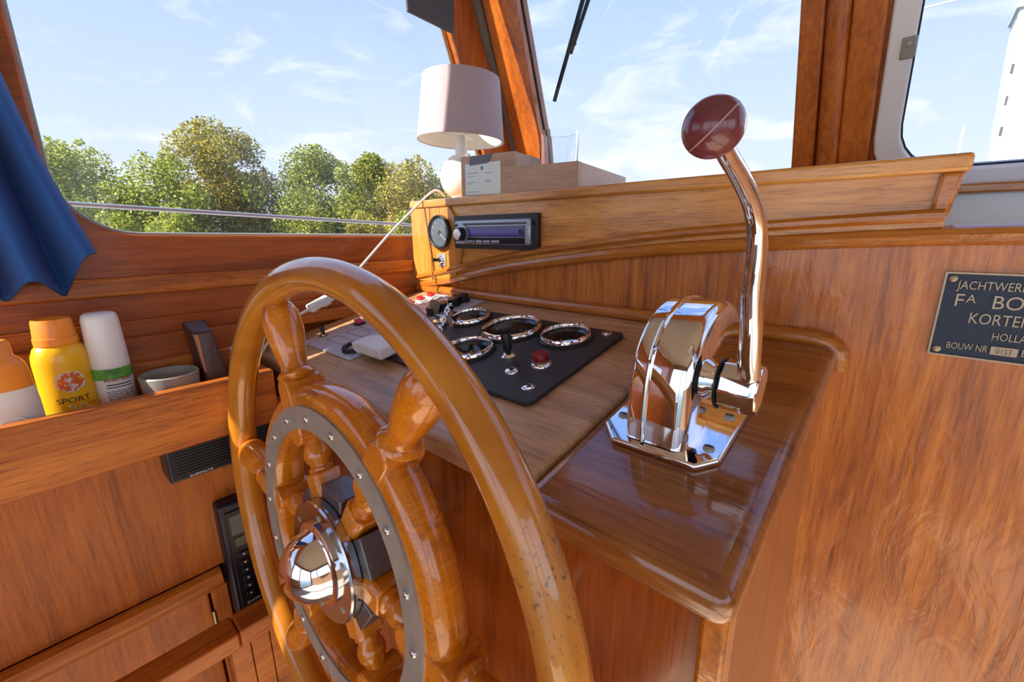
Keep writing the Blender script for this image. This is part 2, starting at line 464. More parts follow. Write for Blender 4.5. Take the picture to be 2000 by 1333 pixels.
# raked windscreen frame with two openings
ws_left = [(-.668, .07), (-.168, .07), (-.164, .56), (-.640, .60)]
def arc_rr(x0, x1, z0, z1, r): return rrect(x0, x1, z0, z1, r, 6)
ws_right = arc_rr(-.056, 1.2, .070, .58, .064)
bm = plate_holes(BM(), [(-.80, .03), (1.72, .03), (1.72, .80), (-.80, .80)], [ws_left, ws_right], lambda x, z: WS(x, z), Vector((0, .922, .387)) * .03)
struct('wall_windscreen', bm, W_POST, bevel=.003)
w2 = tag(bpy.data.objects.new('window_2', None), kind='structure'); col.objects.link(w2)
ob('glass', prism(BM(), [WS(x, z, .012) for x, z in ws_left], Vector((0, .922, .387)) * .004), GLASS, w2, smooth=0)
ob('window_seal', bead([WS(x, z, .009) for x, z in ws_left], .0030), RUBBER, w2)
w3 = tag(bpy.data.objects.new('window_3', None), kind='structure'); col.objects.link(w3)
inn = arc_rr(-.036, 1.18, .084, .57, .060)
bm = plate_holes(BM(), arc_rr(-.064, 1.21, .060, .59, .072), [inn], lambda x, z: WS(x, z, -.010), Vector((0, .922, .387)) * .026)
ob('window_frame', bm, ALU_FR, w3, bevel=.003, seg=3)
ob('window_seal', bead([WS(x, z, .0) for x, z in inn], .0022), RUBBER, w3)
ob('glass', prism(BM(), [WS(x, z, .008) for x, z in inn], Vector((0, .922, .387)) * .004), GLASS, w3, smooth=0)
bm = BM()
a = WS(-.0435, .236, -.012)
prism(bm, [WS(-.049, .222, -.014), WS(-.034, .222, -.014), WS(-.034, .245, -.014), WS(-.049, .245, -.014)], Vector((0, .922, .387)) * .006)
cl = ob('window_clip', bm, plain('grey_clip', (.30, .31, .30), .4, .6), w3, bevel=.001)
ob('clip_screw', lathe(BM(), [(0, 0), (.0034, .0004), (.004, .0014), (.004, .004)], WS(-.0415, .238, -.0165), (0, .922, .387), 16), STEEL, cl)
# post between the panes: two boards and a proud centre strip
bm = BM(); tube(bm, [WS(-.118, .05, -.002), WS(-.124, .5, -.002)], .016, 14, flat=1.)
struct('trim_4', bm, W_POST)
bm = BM(); prism(bm, [WS(-.166, .05, -.014), WS(-.136, .05, -.014), WS(-.136, .5, -.014), WS(-.166, .5, -.014)], Vector((0, .922, .387)) * .02)
struct('trim_5', bm, W_POST, bevel=.004)
bm = BM(); prism(bm, [WS(-.104, .05, -.014), WS(-.067, .05, -.014), WS(-.070, .5, -.014), WS(-.108, .5, -.014)], Vector((0, .922, .387)) * .02)
struct('trim_6', bm, W_POST, bevel=.004)
# corner post: windscreen leg, grey cove strip, port leg
bm = BM(); prism(bm, [WS(-.742, .05, -.016), WS(-.668, .05, -.016), WS(-.634, .64, -.016), WS(-.722, .64, -.016)], Vector((0, .922, .387)) * .02)
struct('trim_7', bm, W_POST, bevel=.004)
GREYW = wood('weathered_cove', (.10, .07, .055), (.16, .115, .09), (.21, .16, .13), 'Z', 1.2, .5, .1, .3)
bm = BM(); tube(bm, [(XP + .012, .912, .03), (XP + .012, .633, .68)], .017, 10)
struct('trim_8', bm, GREYW)
bm = BM(); prism(bm, [Vector((XP + .0, .812, .0)), Vector((XP + .0, .925, .0)), Vector((XP + .0, .640, .68)), Vector((XP + .0, .528, .68))], (.014, 0, 0))
struct('trim_9', bm, W_POST, bevel=.004)
# horizontal mouldings of the port wall
bm = BM(); box(bm, XP, XP + .014, -1.2, .93, -.077, -.053); struct('trim_10', bm, W_TRAY, bevel=.003)
bm = BM(); box(bm, XP, XP + .008, -1.2, .93, -.142, -.110); struct('trim_11', bm, W_PORT, bevel=.002)
bm = BM(); box(bm, XP, XP + .022, .20, .55, -.150, -.128); struct('trim_12', bm, W_TRAY, bevel=.003)

# rail that caps the bulkhead, following the camber of the coachroof
prof = [(-.0, -.009), (-.010, -.009), (-.016, -.006), (-.018, 0), (-.016, .005), (-.010, .008), (.02, .008), (.02, -.009)]
struct('trim_13', sweep(BM(), rp, prof, (0, 1, 0)), W_RAIL)
# bulkhead web between the straight lower wall and the cambered rail is hidden by the box
# ------------------------------------------------------------------ helm console
GAUGES = [(-.484, .440, .0325, {}), (-.388, .430, .0420, dict(n=15, needle=200)), (-.303, .437, .0325, dict(needle=150)), (-.392, .353, .0325, dict(reflected=True, needle=120))]
GHOLES = [[(x + r * .87 * cos(2 * pi * k / 32), y + r * .87 * sin(2 * pi * k / 32)) for k in range(32)] for x, y, r, kw in GAUGES]
con = thing('helm_console', (-.38, .40, FLOOR), 'brown wooden helm console with a sloping top below the front rail', 'console')
bm = BM()
XL, XS, XE = -.742, -.178, -.036
plate_holes(bm, [(XL, .212), (XS - .0008, .212), (XS - .0008, .535), (XL, .535)], GHOLES, lambda x, y: DP(x, y, 0), DN * -.022)
ob('dashboard_panel', bm, W_DASH, con, bevel=.006, seg=3)
bm = BM()
hexa(bm, [DP(XS, .200, -.026), DP(XE, .200, -.026), DP(XE, .540, -.026), DP(XS, .540, -.026), DP(XS, .200, .0008), DP(XE, .200, .0008), DP(XE, .540, .0008), DP(XS, .540, .0008)])
tag(ob('side_slab', bm, W_SLAB, con, bevel=.011, seg=5), 'dark glossy slab with rounded nosing at the end')
bm = BM(); hexa(bm, [(-.715, .235, FLOOR), (-.052, .235, FLOOR), (-.052, .25, FLOOR), (-.715, .25, FLOOR), (-.715, .235, -.195), (-.052, .235, -.195), (-.052, .25, -.192), (-.715, .25, -.192)])
ob('front_panel', bm, W_CONS, con, smooth=0)
bm = BM(); hexa(bm, [(-.056, .222, FLOOR), (-.041, .222, FLOOR), (-.041, .245, FLOOR), (-.056, .245, FLOOR), (-.056, .222, -.200), (-.041, .222, -.200), (-.041, .245, -.196), (-.056, .245, -.196)])
ob('corner_post', bm, W_WHEEL, con, bevel=.003)
bm = BM(); hexa(bm, [(-.060, .245, FLOOR), (-.044, .245, FLOOR), (-.044, YB - .0005, FLOOR), (-.060, YB - .0005, FLOOR), (-.060, .245, -.196), (-.044, .245, -.196), (-.044, YB - .0005, -.139), (-.060, YB - .0005, -.139)])
W_SIDE = wood('teak_end_panel', (0.270, 0.080, 0.011), (0.389, 0.125, 0.018), (0.482, 0.166, 0.027), 'Z', .8, .35, .3, .2, .05, 0, 20, .15, .6)
ob('side_panel', bm, W_SIDE, con, smooth=0)
bm = BM(); hexa(bm, [(-.732, .235, FLOOR), (-.716, .235, FLOOR), (-.716, .54, FLOOR), (-.732, .54, FLOOR), (-.732, .235, -.196), (-.716, .235, -.196), (-.716, .54, -.14), (-.732, .54, -.14)])
ob('side_panel', bm, W_CONS, con, smooth=0)
# bull-nosed moulding where the top meets the bulkhead, its end turned down
mp = [Vector((x, YB - .0088, -.110)) for x in (-.742, -.6, -.45, -.3, -.2, -.12)] + [Vector((x, YB - .0088, z)) for x, z in ((-.075, -.110), (-.055, -.111), (-.043, -.116), (-.036, -.125), (-.034, -.140))]
ob('back_moulding', tube(BM(), smooth_path(mp, 3), .0085, 12), W_RAIL, con)

# ------------------------------------------------------------------ radio cabinet on the bulkhead
cab = thing('radio_cabinet', (-.355, .72, -.10), 'long varnished wooden cabinet with a radio below the windscreen', 'cabinet')
FX0, FX1 = -.745, .026
low = [(x, z + .012) for x, z in [(-.745, -.1065), (-.62, -.083), (-.50, -.058), (-.35, -.036), (-.23, -.022), (-.115, -.013), (-.011, -.007), (.018, -.006)]]
lowp = smooth_path([Vector((x, .533, z)) for x, z in low], 4)
loop = [Vector((FX0, .533, .047))] + [p - Vector((0, 0, .012)) for p in lowp] + [Vector((.024, .533, .047))]
ob('front_panel', prism(BM(), loop, (0, .016, 0)), W_BOX, cab, smooth=30)
bm = BM(); box(bm, FX0, FX1 + .002, .525, .905, .0455, .060)
ob('top_board', bm, W_BOX, cab, bevel=.003)
prof = [(0, -.0045), (-.006, -.0045), (-.010, -.001), (-.010, .003), (-.006, .0065), (0, .0065)]
ob('lower_moulding', sweep(BM(), [p + Vector((0, 0, .004)) for p in lowp], prof, (0, 1, 0)), W_RAIL, cab)
bm = BM(); hexa(bm, [(.008, .527, .010), (.0205, .527, .010), (.0205, .90, .010), (.008, .90, .010), (.010, .527, .0455), (.025, .527, .0455), (.025, .90, .0455), (.010, .90, .0455)])
ob('end_stile', bm, W_RAIL, cab, bevel=.003)
# corner post and the rounded pad that carries the gauge
W_PAD = wood('teak_pad', (0.359, 0.127, 0.019), (0.568, 0.223, 0.036), (0.734, 0.316, 0.061), 'Z', 1.0, .3, .5, .12, .1, .1, 20, .35, .8)
bm = BM(); box(bm, FX0, -.686, .5275, .5335, -.094, .0455); ob('corner_board', bm, W_PAD, cab, bevel=.0015)
arc = [Vector((-.597 - .17 + .17 * cos(a), .528, -.022 + .115 * sin(a))) for a in [rad(-33 + 68 * k / 14) for k in range(15)]]
loop = [Vector((-.6845, .528, -.088))] + [Vector((p.x, .528, max(p.z, -.084))) for p in arc] + [Vector((arc[-1].x, .528, .0455)), Vector((-.6845, .528, .0455))]
ob('curved_pad', prism(BM(), loop, (0, .006, 0)), W_PAD, cab, bevel=.001)

# ------------------------------------------------------------------ car radio
rd = thing('car_radio', (-.517, .533, -.027), 'black and silver car radio with a volume knob and purple display in the cabinet', 'radio')
RX0, RX1, RZ0, RZ1 = -.611, -.420, -.0275, .028
bm = plate_holes(BM(), rrect(RX0, RX1, RZ0, RZ1, .003, 3), [rrect(RX0 + .010, RX1 - .012, RZ0 + .0085, RZ1 - .009, .002, 2)], lambda x, z: Vector((x, .524, z)), (0, .010, 0))
ob('trim_frame', bm, BLACKP, rd, bevel=.0025)
bm = BM(); box(bm, RX0 + .007, RX1 - .011, .519, .53, RZ0 + .0075, RZ1 - .008)
SILV = plain('silver_faceplate', (.36, .40, .47), .32, .6)
face = ob('faceplate', bm, SILV, rd, bevel=.002)
GLOSSB = plain('gloss_black', (.008, .009, .014), .12)
bm = BM(); box(bm, -.582, -.438, .5183, .5195, .0115, .0150); ob('disc_slot', bm, GLOSSB, face, smooth=0)
m, nt, b = newmat('display_purple')
tc = nt.nodes.new('ShaderNodeTexCoord'); sp = nt.nodes.new('ShaderNodeSeparateXYZ'); rr = nt.nodes.new('ShaderNodeValToRGB')
nt.links.new(tc.outputs['Generated'], sp.inputs[0]); nt.links.new(sp.outputs['Z'], rr.inputs[0])
rr.color_ramp.elements[0].color = (.035, .02, .16, 1); rr.color_ramp.elements[1].color = (.07, .08, .13, 1)
z_ = rr.color_ramp.elements.new(.45); z_.color = (.10, .08, .42, 1)
nt.links.new(rr.outputs[0], b.inputs['Base Color']); b.inputs['Roughness'].default_value = .12
bm = BM(); box(bm, -.574, -.440, .5178, .5195, -.0075, .0095); ob('display', bm, m, face, bevel=.001)
bm = BM(); box(bm, -.574, -.440, .5180, .5195, -.0185, -.0085); ob('button_strip', bm, GLOSSB, face, bevel=.001)
for x0, x1 in ((-.572, -.558), (-.556, -.552), (-.549, -.534), (-.531, -.515), (-.512, -.494)):
    ob('preset_button', box(BM(), x0, x1, .5168, .5185, -.0172, -.0130), SILV, face, bevel=.0006)
for z0, z1 in ((.010, .014), (.0045, .0075), (-.0015, .0015), (-.0075, -.0045), (-.0150, -.0105)):
    ob('side_button', box(BM(), -.6045, -.5965, .5168, .520, z0, z1), GLOSSB, face, bevel=.0006)
ob('eject_button', box(BM(), -.4345, -.4285, .5175, .520, .0105, .0155), SILV, face, bevel=.0006)
ob('aux_socket', lathe(BM(), [(.0022, 0), (.0022, -.001), (.0045, -.001), (.0045, .002)], (-.4475, .5175, .0005), (0, 1, 0), 20), GLOSSB, face)
ob('volume_ring', lathe(BM(), [(.0, 0), (.0165, 0), (.0165, .003), (.0, .003)], (-.5835, .5170, -.003), (0, 1, 0), 28), SILV, face)
kn = ob('volume_knob', lathe(BM(), [(0, 0), (.0100, 0), (.0112, .0012), (.0118, .012), (0, .012)], (-.5835, .5060, -.003), (0, 1, 0), 28), BLACKP, face)
ob('volume_cap', lathe(BM(), [(0, 0), (.0088, 0), (.0096, .0012), (0, .0012)], (-.5835, .5050, -.003), (0, 1, 0), 28), plain('spun_alu', (.7, .7, .72), .22, 1.), face)

# gauge and toggle on the pad
def lathed(name, prof, org, ax, mat, par, seg=32, **k): return ob(name, lathe(BM(), prof, org, ax, seg, **k), mat, par)
vm = thing('volt_gauge', (-.652, .528, -.031), 'round dark gauge with a glass face left of the car radio', 'gauge')
lathed('housing', [(0, 0), (.0285, 0), (.0305, -.002), (.0305, -.008), (.0285, -.0095), (.0268, -.008), (.0268, -.004), (0, -.004)], (-.652, .528, .001), (0, 1, 0), BLACKP, vm, 40)
lathed('dial', [(0, 0), (.0262, 0), (.0262, .0006), (0, .0006)], (-.652, .5232, .001), (0, 1, 0), plain('dial_grey', (.12, .14, .15), .35), vm, 36)
bm = BM()
for k in range(9):
    a = rad(-40 + 32.5 * k); c, s = cos(a), sin(a)
    tube(bm, [(-.652 + .018 * c, .5228, .001 + .018 * s), (-.652 + .0225 * c, .5228, .001 + .0225 * s)], .0005, 5)
ob('scale_marks', bm, WHITEINK, vm)
ob('needle', tube(BM(), [(-.655, .5215, .003), (-.637, .5215, -.012)], [.001, .0003], 6), WHITEINK, vm)
lathed('centre_boss', [(0, 0), (.0032, .0005), (.0038, .002), (.0038, .0055)], (-.652, .5180, .001), (0, 1, 0), BRASS, vm, 16)
lathed('glass', [(0, 0), (.0266, 0), (.0266, .0006), (0, .0006)], (-.652, .5196, .001), (0, 1, 0), DIALGLASS, vm, 36)
ts = thing('toggle_switch', (-.653, .528, -.062), 'small toggle switch on a steel plate beneath the round gauge', 'switch')
ob('switch_plate', box(BM(), -.6655, -.6415, .5262, .5282, -.0615, -.0385), STEEL, ts, bevel=.0006)
lathed('threaded_nut', [(0, 0), (.0050, 0), (.0060, .001), (.0060, .004), (.0075, .0042), (.0075, .0055)], (-.6530, .5208, -.050), (0, 1, 0), CHROME, ts, 16)
ob('switch_lever', tube(BM(), [(-.653, .522, -.050), (-.659, .510, -.0495)], [.0024, .0036], 12), BLACKP, ts)

# ------------------------------------------------------------------ instrument plate
ip = thing('instrument_panel', DP(-.385, .385, 0), 'black square instrument plate with chrome gauges on the dashboard', 'panel')
def dprr(x0, x1, y0, y1, r, h, n=4): return [DP(a, c, h) for a, c in rrect(x0, x1, y0, y1, r, n)]
ob('plate', plate_holes(BM(), rrect(-.528, -.243, .292, .478, .007, 4), GHOLES, lambda x, y: DP(x, y, .0003), DN * .005), BLACKPANEL, ip, bevel=.0008)
def screw(par, x, y, h, r=.0055):
    s = ob('screw', lathe(BM(), [(r * 1.25, 0), (r * 1.25, .0008), (r, .0012), (r * .9, .0024), (r * .5, .0031), (0, .0033)], DP(x, y, h), DN, 18), CHROME, par)
    ob('screw_slot', hexa(BM(), [DP(x - r * .7, y - r * .12, h + .0030), DP(x + r * .7, y - r * .12, h + .0030), DP(x + r * .7, y + r * .12, h + .0030), DP(x - r * .7, y + r * .12, h + .0030), DP(x - r * .7, y - r * .12, h + .0036), DP(x + r * .7, y - r * .12, h + .0036), DP(x + r * .7, y + r * .12, h + .0036), DP(x - r * .7, y + r * .12, h + .0036)]), BLACKP, s, smooth=0)
    return s
screw(ip, -.263, .316, .0053); screw(ip, -.262, .467, .0053); screw(ip, -.512, .467, .0053); screw(ip, -.512, .304, .0053)
DIALK = plain('dial_black', (.012, .015, .022), .3)
DIALREFL = plain('dial_reflection_cream', (.62, .56, .40), .4)  # cream of the ceiling reflection painted on one dial
def gauge(x, y, r, reflected=False, a0=220, a1=-40, n=11, needle=80):
    h0 = .0053; dp = -.0130
    g = ob('gauge', lathe(BM(), [(r * .86, .0030), (r * .87, .0066), (r * .90, .0082), (r * .96, .0078), (r, .0052), (r * 1.01, .0020), (r * 1.05, .0014), (r * 1.06, .0002), (r * .86, .0002)], DP(x, y, h0), DN, 48, closed=True), CHROME, ip)
    ob('gauge_cup', lathe(BM(), [(r * .865, .0035), (r * .84, .0030), (r * .80, dp + .001), (r * .80, dp - .0015), (r * .86, dp - .0015)], DP(x, y, h0), DN, 48, closed=True), BLACKP, g)
    ob('gauge_gasket', lathe(BM(), [(r * 1.0, .0016), (r * 1.055, .0030), (r * 1.085, .0016), (r * 1.09, .0001), (r * 1.0, .0001)], DP(x, y, h0), DN, 48, closed=True), RUBBER, g)
    ob('dial', lathe(BM(), [(0, 0), (r * .82, 0), (r * .82, .0006), (0, .0006)], DP(x, y, h0 + dp), DN, 40), DIALK, g)
    if reflected:
        hp = [DP(x + r * .74 * cos(rad(a)), y + r * .74 * sin(rad(a)), h0 + dp + .0012) for a in range(-100, 61, 10)]
        ob('cream_reflection', prism(BM(), [DP(x, y, h0 + dp + .0012)] + hp, DN * .0003), DIALREFL, g, smooth=0)  # flat cream patch painted in as a reflection in the gauge glass
    bm = BM()
    for k in range(n):
        a = rad(a0 + (a1 - a0) * k / (n - 1))
        tube(bm, [DP(x + r * q * cos(a), y + r * q * sin(a), h0 + dp + .0013) for q in ((.6 if k % 2 == 0 else .66), .74)], .0005, 5)
    ob('scale_marks', bm, WHITEINK, g)
    a = rad(needle)
    ob('needle', tube(BM(), [DP(x - r * .12 * cos(a), y - r * .12 * sin(a), h0 + dp + .003), DP(x + r * .58 * cos(a), y + r * .58 * sin(a), h0 + dp + .003)], [.0011, .0004], 6), WHITEINK, g)
    ob('centre_cap', lathe(BM(), [(0, .0045), (r * .08, .004), (r * .1, .0008)], DP(x, y, h0 + dp), DN, 16), BLACKP, g)
    ob('glass', lathe(BM(), [(0, 0), (r * .845, 0), (r * .845, .0005), (0, .0005)], DP(x, y, h0 + .0022), DN, 40), DIALGLASS, g)
for gx, gy, gr, kw in GAUGES: gauge(gx, gy, gr, **kw)
# pull knob, key lock, red button
pk = lathed('pull_knob', [(.0030, 0), (.0030, .010), (.0058, .0105), (.0062, .030), (.0052, .0315), (.0070, .0335), (.0098, .0350), (.0104, .0375), (.0085, .0395), (0, .0402)], DP(-.332, .3625, .0053), DN, BLACKP, ip, 24)
lathed('knob_collar', [(.0088, 0), (.0088, .0022), (.0070, .0034), (.0062, .0050), (.0035, .0055), (.0035, 0)], DP(-.332, .3625, .0053), DN, CHROME, pk, 24, closed=True)
rb = lathed('stop_button', [(.0092, .0045), (.0092, .0130), (.0086, .0140), (0, .0143)], DP(-.284, .3635, .0053), DN, DRED, ip, 12)
lathed('button_collar', [(0, 0), (.0125, 0), (.0122, .0022), (.0100, .0042), (.0098, .0062), (0, .0062)], DP(-.284, .3635, .0053), DN, CHROME, rb, 28)
kl = lathed('lock_cylinder', [(0, 0), (.0080, 0), (.0080, .0016), (.0072, .0030), (.0050, .0042), (0, .0046)], DP(-.302, .334, .0053), DN, CHROME, ip, 24)
ob('key_slot', hexa(BM(), [DP(-.302 + a * .0036, .334 + c * .0007, .0053 + h) for h in (.0040, .0050) for a, c in ((-1, -1), (1, -1), (1, 1), (-1, 1))]), BLACKP, kl, smooth=0)
# ignition lock, keys hanging on it
ig = lathed('ignition_lock', [(0, 0), (.0110, 0), (.0110, .004), (.0085, .006), (.0080, .010), (0, .010)], DP(-.505, .398, .0053), DN, CHROME, ip, 24)
ks = thing('key_bunch', DP(-.503, .402, .0150), 'bunch of metal keys in the ignition lock of the instrument plate', 'keys')
def keyshape(p, ux, uy, L=.034):
    ux = Vector(ux).normalized(); uy = Vector(uy).normalized(); uz = ux.cross(uy).normalized()
    lp = [p + ux * (.0085 * cos(rad(a))) + uy * (.0085 * sin(rad(a))) for a in range(25, 336, 18)]
    lp += [p + ux * a + uy * c for a, c in ((L * .4, -.0035), (L * .6, -.0035), (L * .66, -.0020), (L * .74, -.0035), (L * .82, -.0018), (L, -.0010), (L, .0030), (L * .4, .0035))]
    return prism(BM(), lp, uz * .0018)
KEYM = plain('key_metal', (.52, .45, .34), .25, 1.)
ob('key', keyshape(DP(-.505, .398, .040), DN * -1 + Vector((0, 0, 0)), (1, .3, 0), .030), KEYM, ks)
ob('key', keyshape(DP(-.484, .402, .026), (.5, -.3, -.35), (.3, .9, .2), .03), KEYM, ks)
ob('key', keyshape(DP(-.496, .415, .031), (-.35, .5, -.3), (.7, .3, .3), .03), plain('key_steel', (.6, .6, .6), .2, 1.), ks)
kr = [DP(-.500 + .015 * cos(a), .404 + .007 * sin(a), .036 + .012 * sin(a)) for a in [2 * pi * k / 24 for k in range(24)]]
ob('key_ring', tube(BM(), kr, .0011, 8, closed=True), CHROME, ks)
for k in range(7):
    c0 = DP(-.478 + .003 * k, .402 - .007 * k, .040 - .0045 * k)
    ob('chain_link', tube(BM(), [c0 + Vector((.0045 * cos(a) * (1 if k % 2 else .6), .0045 * sin(a) * (.6 if k % 2 else 1), .0045 * sin(a) * .6)) for a in [2 * pi * j / 12 for j in range(12)]], .0008, 6, closed=True), CHROME, ks)

# ------------------------------------------------------------------ aluminium switch plate
sp_ = thing('switch_panel', DP(-.61, .395, 0), 'aluminium switch plate with red rockers and black fuse caps on the dashboard', 'panel')
ob('plate', prism(BM(), dprr(-.686, -.535, .266, .524, .001, .0003), DN * .0022), ALU, sp_, bevel=.0004)
H = .0025
for x, y in ((-.679, .273), (-.542, .273), (-.679, .517), (-.542, .517), (-.679, .395)): 
    ob('screw', lathe(BM(), [(.0028, 0), (.0024, .0012), (0, .0016)], DP(x, y, H), DN, 14), STEEL, sp_)
def dbox(x0, x1, y0, y1, h0, h1): return hexa(BM(), [DP(x, y, h) for h in (h0, h1) for x, y in ((x0, y0), (x1, y0), (x1, y1), (x0, y1))])
def rocker(x, y, frame=BLACKP):
    f = ob('rocker_switch', dbox(x - .0085, x + .0085, y - .0075, y + .0075, H, H + .0022), frame, sp_, bevel=.0006)
    r = hexa(BM(), [DP(x + a * .0052, y + c * .0058, H + .0022) for a, c in ((-1, -1), (1, -1), (1, 1), (-1, 1))] + [DP(x - .0052, y - .0058, H + .0095), DP(x + .0052, y - .0058, H + .0040), DP(x + .0052, y + .0058, H + .0040), DP(x - .0052, y + .0058, H + .0095)])
    ob('rocker', r, REDP, f, bevel=.0006)
rocker(-.664, .355)
for y in (.398, .430): rocker(-.663, y)
for y in (.459, .482, .506): rocker(-.663, y, WHITEP)
for y in (.438, .461, .484, .507):
    lathed('fuse_cap', [(0, 0), (.0112, 0), (.0112, .003), (.0100, .0035), (.0104, .0120), (.0092, .0132), (0, .0135)], DP(-.572, y, H), DN, BLACKP, sp_, 20)
tg = lathed('toggle_switch', [(0, 0), (.0072, 0), (.0072, .001), (.0050, .0012), (.0044, .004), (0, .004)], DP(-.673, .2965, H), DN, BRASS, sp_, 16)
ob('toggle_lever', tube(BM(), [DP(-.673, .2965, H + .002), DP(-.675, .299, H + .0155)], [.0028, .0034], 12), BLACKP, tg)
so = lathed('power_socket', [(.0132, .0005), (.0140, .0050), (.0165, .0060), (.0195, .0050), (.0200, .0005)], DP(-.565, .2935, H), DN, RUBBER, sp_, 36, closed=True)
lathed('socket_face', [(0, 0), (.0138, 0), (.0138, .0015), (0, .0015)], DP(-.565, .2935, H), DN, plain('socket_face', (.50, .52, .56), .3, .5), so, 30)
for dx in (-.004, .005):
    ob('socket_hole', dbox(-.565 + dx - .0014, -.565 + dx + .0014, .2915, .2965, H + .0012, H + .0022), BLACKP, so, smooth=0)
# engraved fields
bm = BM()
def frame_lines(x0, x1, y0, y1):
    for a in ((x0, x1, y0, y0 + .0007), (x0, x1, y1 - .0007, y1), (x0, x0 + .0007, y0, y1), (x1 - .0007, x1, y0, y1)):
        hexa(bm, [DP(x, y, h) for h in (H, H + .00025) for x, y in ((a[0], a[2]), (a[1], a[2]), (a[1], a[3]), (a[0], a[3]))])
for y0 in (.290, .322, .346, .378, .412, .450, .473, .496):
    frame_lines(-.650, -.600, y0, y0 + .018)
ob('engraved_fields', bm, INK, sp_, smooth=0)
# white plug standing in the socket
pg = thing('white_plug', DP(-.535, .293, .006), 'white plastic plug in the power socket of the aluminium switch plate', 'plug')
bm = BM()
for k in range(4):
    x0 = -.546 + k * .0055
    hexa(bm, [DP(x, y, h) for h in (.0090, .0205 + .0008 * k) for x, y in ((x0, .2800 - .0012 * k), (x0 + .0048, .2800 - .0012 * k), (x0 + .0048, .3060 + .0012 * k), (x0, .3060 + .0012 * k))])
ob('ribbed_grip', bm, WHITEP, pg, bevel=.0008)
ob('plug_body', dbox(-.5245, -.470, .2765, .3100, .0090, .0245), WHITEP, pg, bevel=.003)

# ------------------------------------------------------------------ steering wheel
t_, yw = rad(-2.5), rad(-.5)
wn_ = Vector((sin(yw) * cos(t_), cos(yw) * cos(t_), sin(t_))); wex = Vector((cos(yw), -sin(yw), 0)); wey = wex.cross(wn_)
WC = Vector((-.348, .146, -.287))
wh = bpy.data.objects.new('steering_wheel', None); col.objects.link(wh); wh.empty_display_size = .02
wh.matrix_world = Matrix(((wex.x, wn_.x, wey.x, WC.x), (wex.y, wn_.y, wey.y, WC.y), (wex.z, wn_.z, wey.z, WC.z), (0, 0, 0, 1)))
tag(wh, 'varnished wooden ship steering wheel with turned spokes and a chrome hub', 'steering wheel')
def wp(r, d, a): return Vector((r * cos(a), d, r * sin(a)))
def wring(prof, seg=96):
    bm = BM(); rings = []
    for k in range(seg):
        a = 2 * pi * k / seg
        rings.append([bm.verts.new(wp(r, d, a)) for r, d in prof])
    n = len(prof)
    for k in range(seg):
        A, B = rings[k], rings[(k + 1) % seg]
        for j in range(n): bm.faces.new((A[j], A[(j + 1) % n], B[(j + 1) % n], B[j]))
    return bm
def wlathe(prof, seg=48):
    return lathe(BM(), prof, (0, 0, 0), (0, 1, 0), seg)
RR, TR = .2545, .0148
rim_bm = wring([(RR + TR * cos(2 * pi * k / 20), TR * 1.05 * sin(2 * pi * k / 20)) for k in range(20)], 128)
# rim varnish is worn through in dark flecks where hands hold it
m, nt, b = newmat('worn_rim_varnish')
N = nt.nodes.new; L = nt.links.new
tc = N('ShaderNodeTexCoord')
n1 = N('ShaderNodeTexNoise'); n1.inputs['Scale'].default_value = 14; n1.inputs['Detail'].default_value = 5; n1.inputs['Distortion'].default_value = .8
L(tc.outputs['Object'], n1.inputs['Vector'])
r1 = N('ShaderNodeValToRGB'); r1.color_ramp.elements[0].position = .3; r1.color_ramp.elements[0].color = (.42, .135, .008, 1)
r1.color_ramp.elements[1].position = .7; r1.color_ramp.elements[1].color = (.62, .24, .018, 1)
L(n1.outputs['Fac'], r1.inputs[0])
n2 = N('ShaderNodeTexNoise'); n2.inputs['Scale'].default_value = 300; n2.inputs['Detail'].default_value = 3
L(tc.outputs['Object'], n2.inputs['Vector'])
r2 = N('ShaderNodeValToRGB'); r2.color_ramp.elements[0].position = .575; r2.color_ramp.elements[1].position = .65
L(n2.outputs['Fac'], r2.inputs[0])
# the worn zone: on the outboard right quarter of the rim, as on the real wheel
gd = N('ShaderNodeVectorMath'); gd.operation = 'DISTANCE'; gd.inputs[1].default_value = (.244, .004, .112)
L(tc.outputs['Object'], gd.inputs[0])
gr = N('ShaderNodeMapRange'); gr.inputs[1].default_value = .008; gr.inputs[2].default_value = .050; gr.inputs[3].default_value = 1; gr.inputs[4].default_value = 0
L(gd.outputs['Value'], gr.inputs[0])
mu = N('ShaderNodeMath'); mu.operation = 'MULTIPLY'; L(r2.outputs[0], mu.inputs[0]); L(gr.outputs[0], mu.inputs[1])
mx = N('ShaderNodeMixRGB'); mx.inputs[2].default_value = (.035, .02, .012, 1); L(mu.outputs[0], mx.inputs[0]); L(r1.outputs[0], mx.inputs[1])
m3 = N('ShaderNodeMixRGB'); m3.inputs[2].default_value = (.45, .28, .14, 1)
mu2 = N('ShaderNodeMath'); mu2.operation = 'MULTIPLY'; mu2.inputs[1].default_value = .35; L(gr.outputs[0], mu2.inputs[0])
L(mu2.outputs[0], m3.inputs[0]); L(mx.outputs[0], m3.inputs[1]); L(m3.outputs[0], b.inputs['Base Color'])
b.inputs['Roughness'].default_value = .24; b.inputs['Coat Weight'].default_value = 1.; b.inputs['Coat Roughness'].default_value = .035
ob('rim', rim_bm, m, wh, local=True)
fel = [(.1165, -.005), (.1175, -.0095), (.120, -.0122), (.143, -.0122), (.150, -.0118), (.1555, -.0085), (.1590, -.0025), (.1600, .0040), (.1590, .0110), (.1555, .0170), (.148, .0205), (.136, .0212), (.124, .0205), (.118, .0165), (.1162, .009)]
ob('felloe', wring(fel, 96), W_WHEEL, wh, local=True)
sr = ob('steel_ring', wring([(.1205, -.0120), (.1205, -.0144), (.1418, -.0144), (.1418, -.0120)], 96), STEEL, wh, local=True)
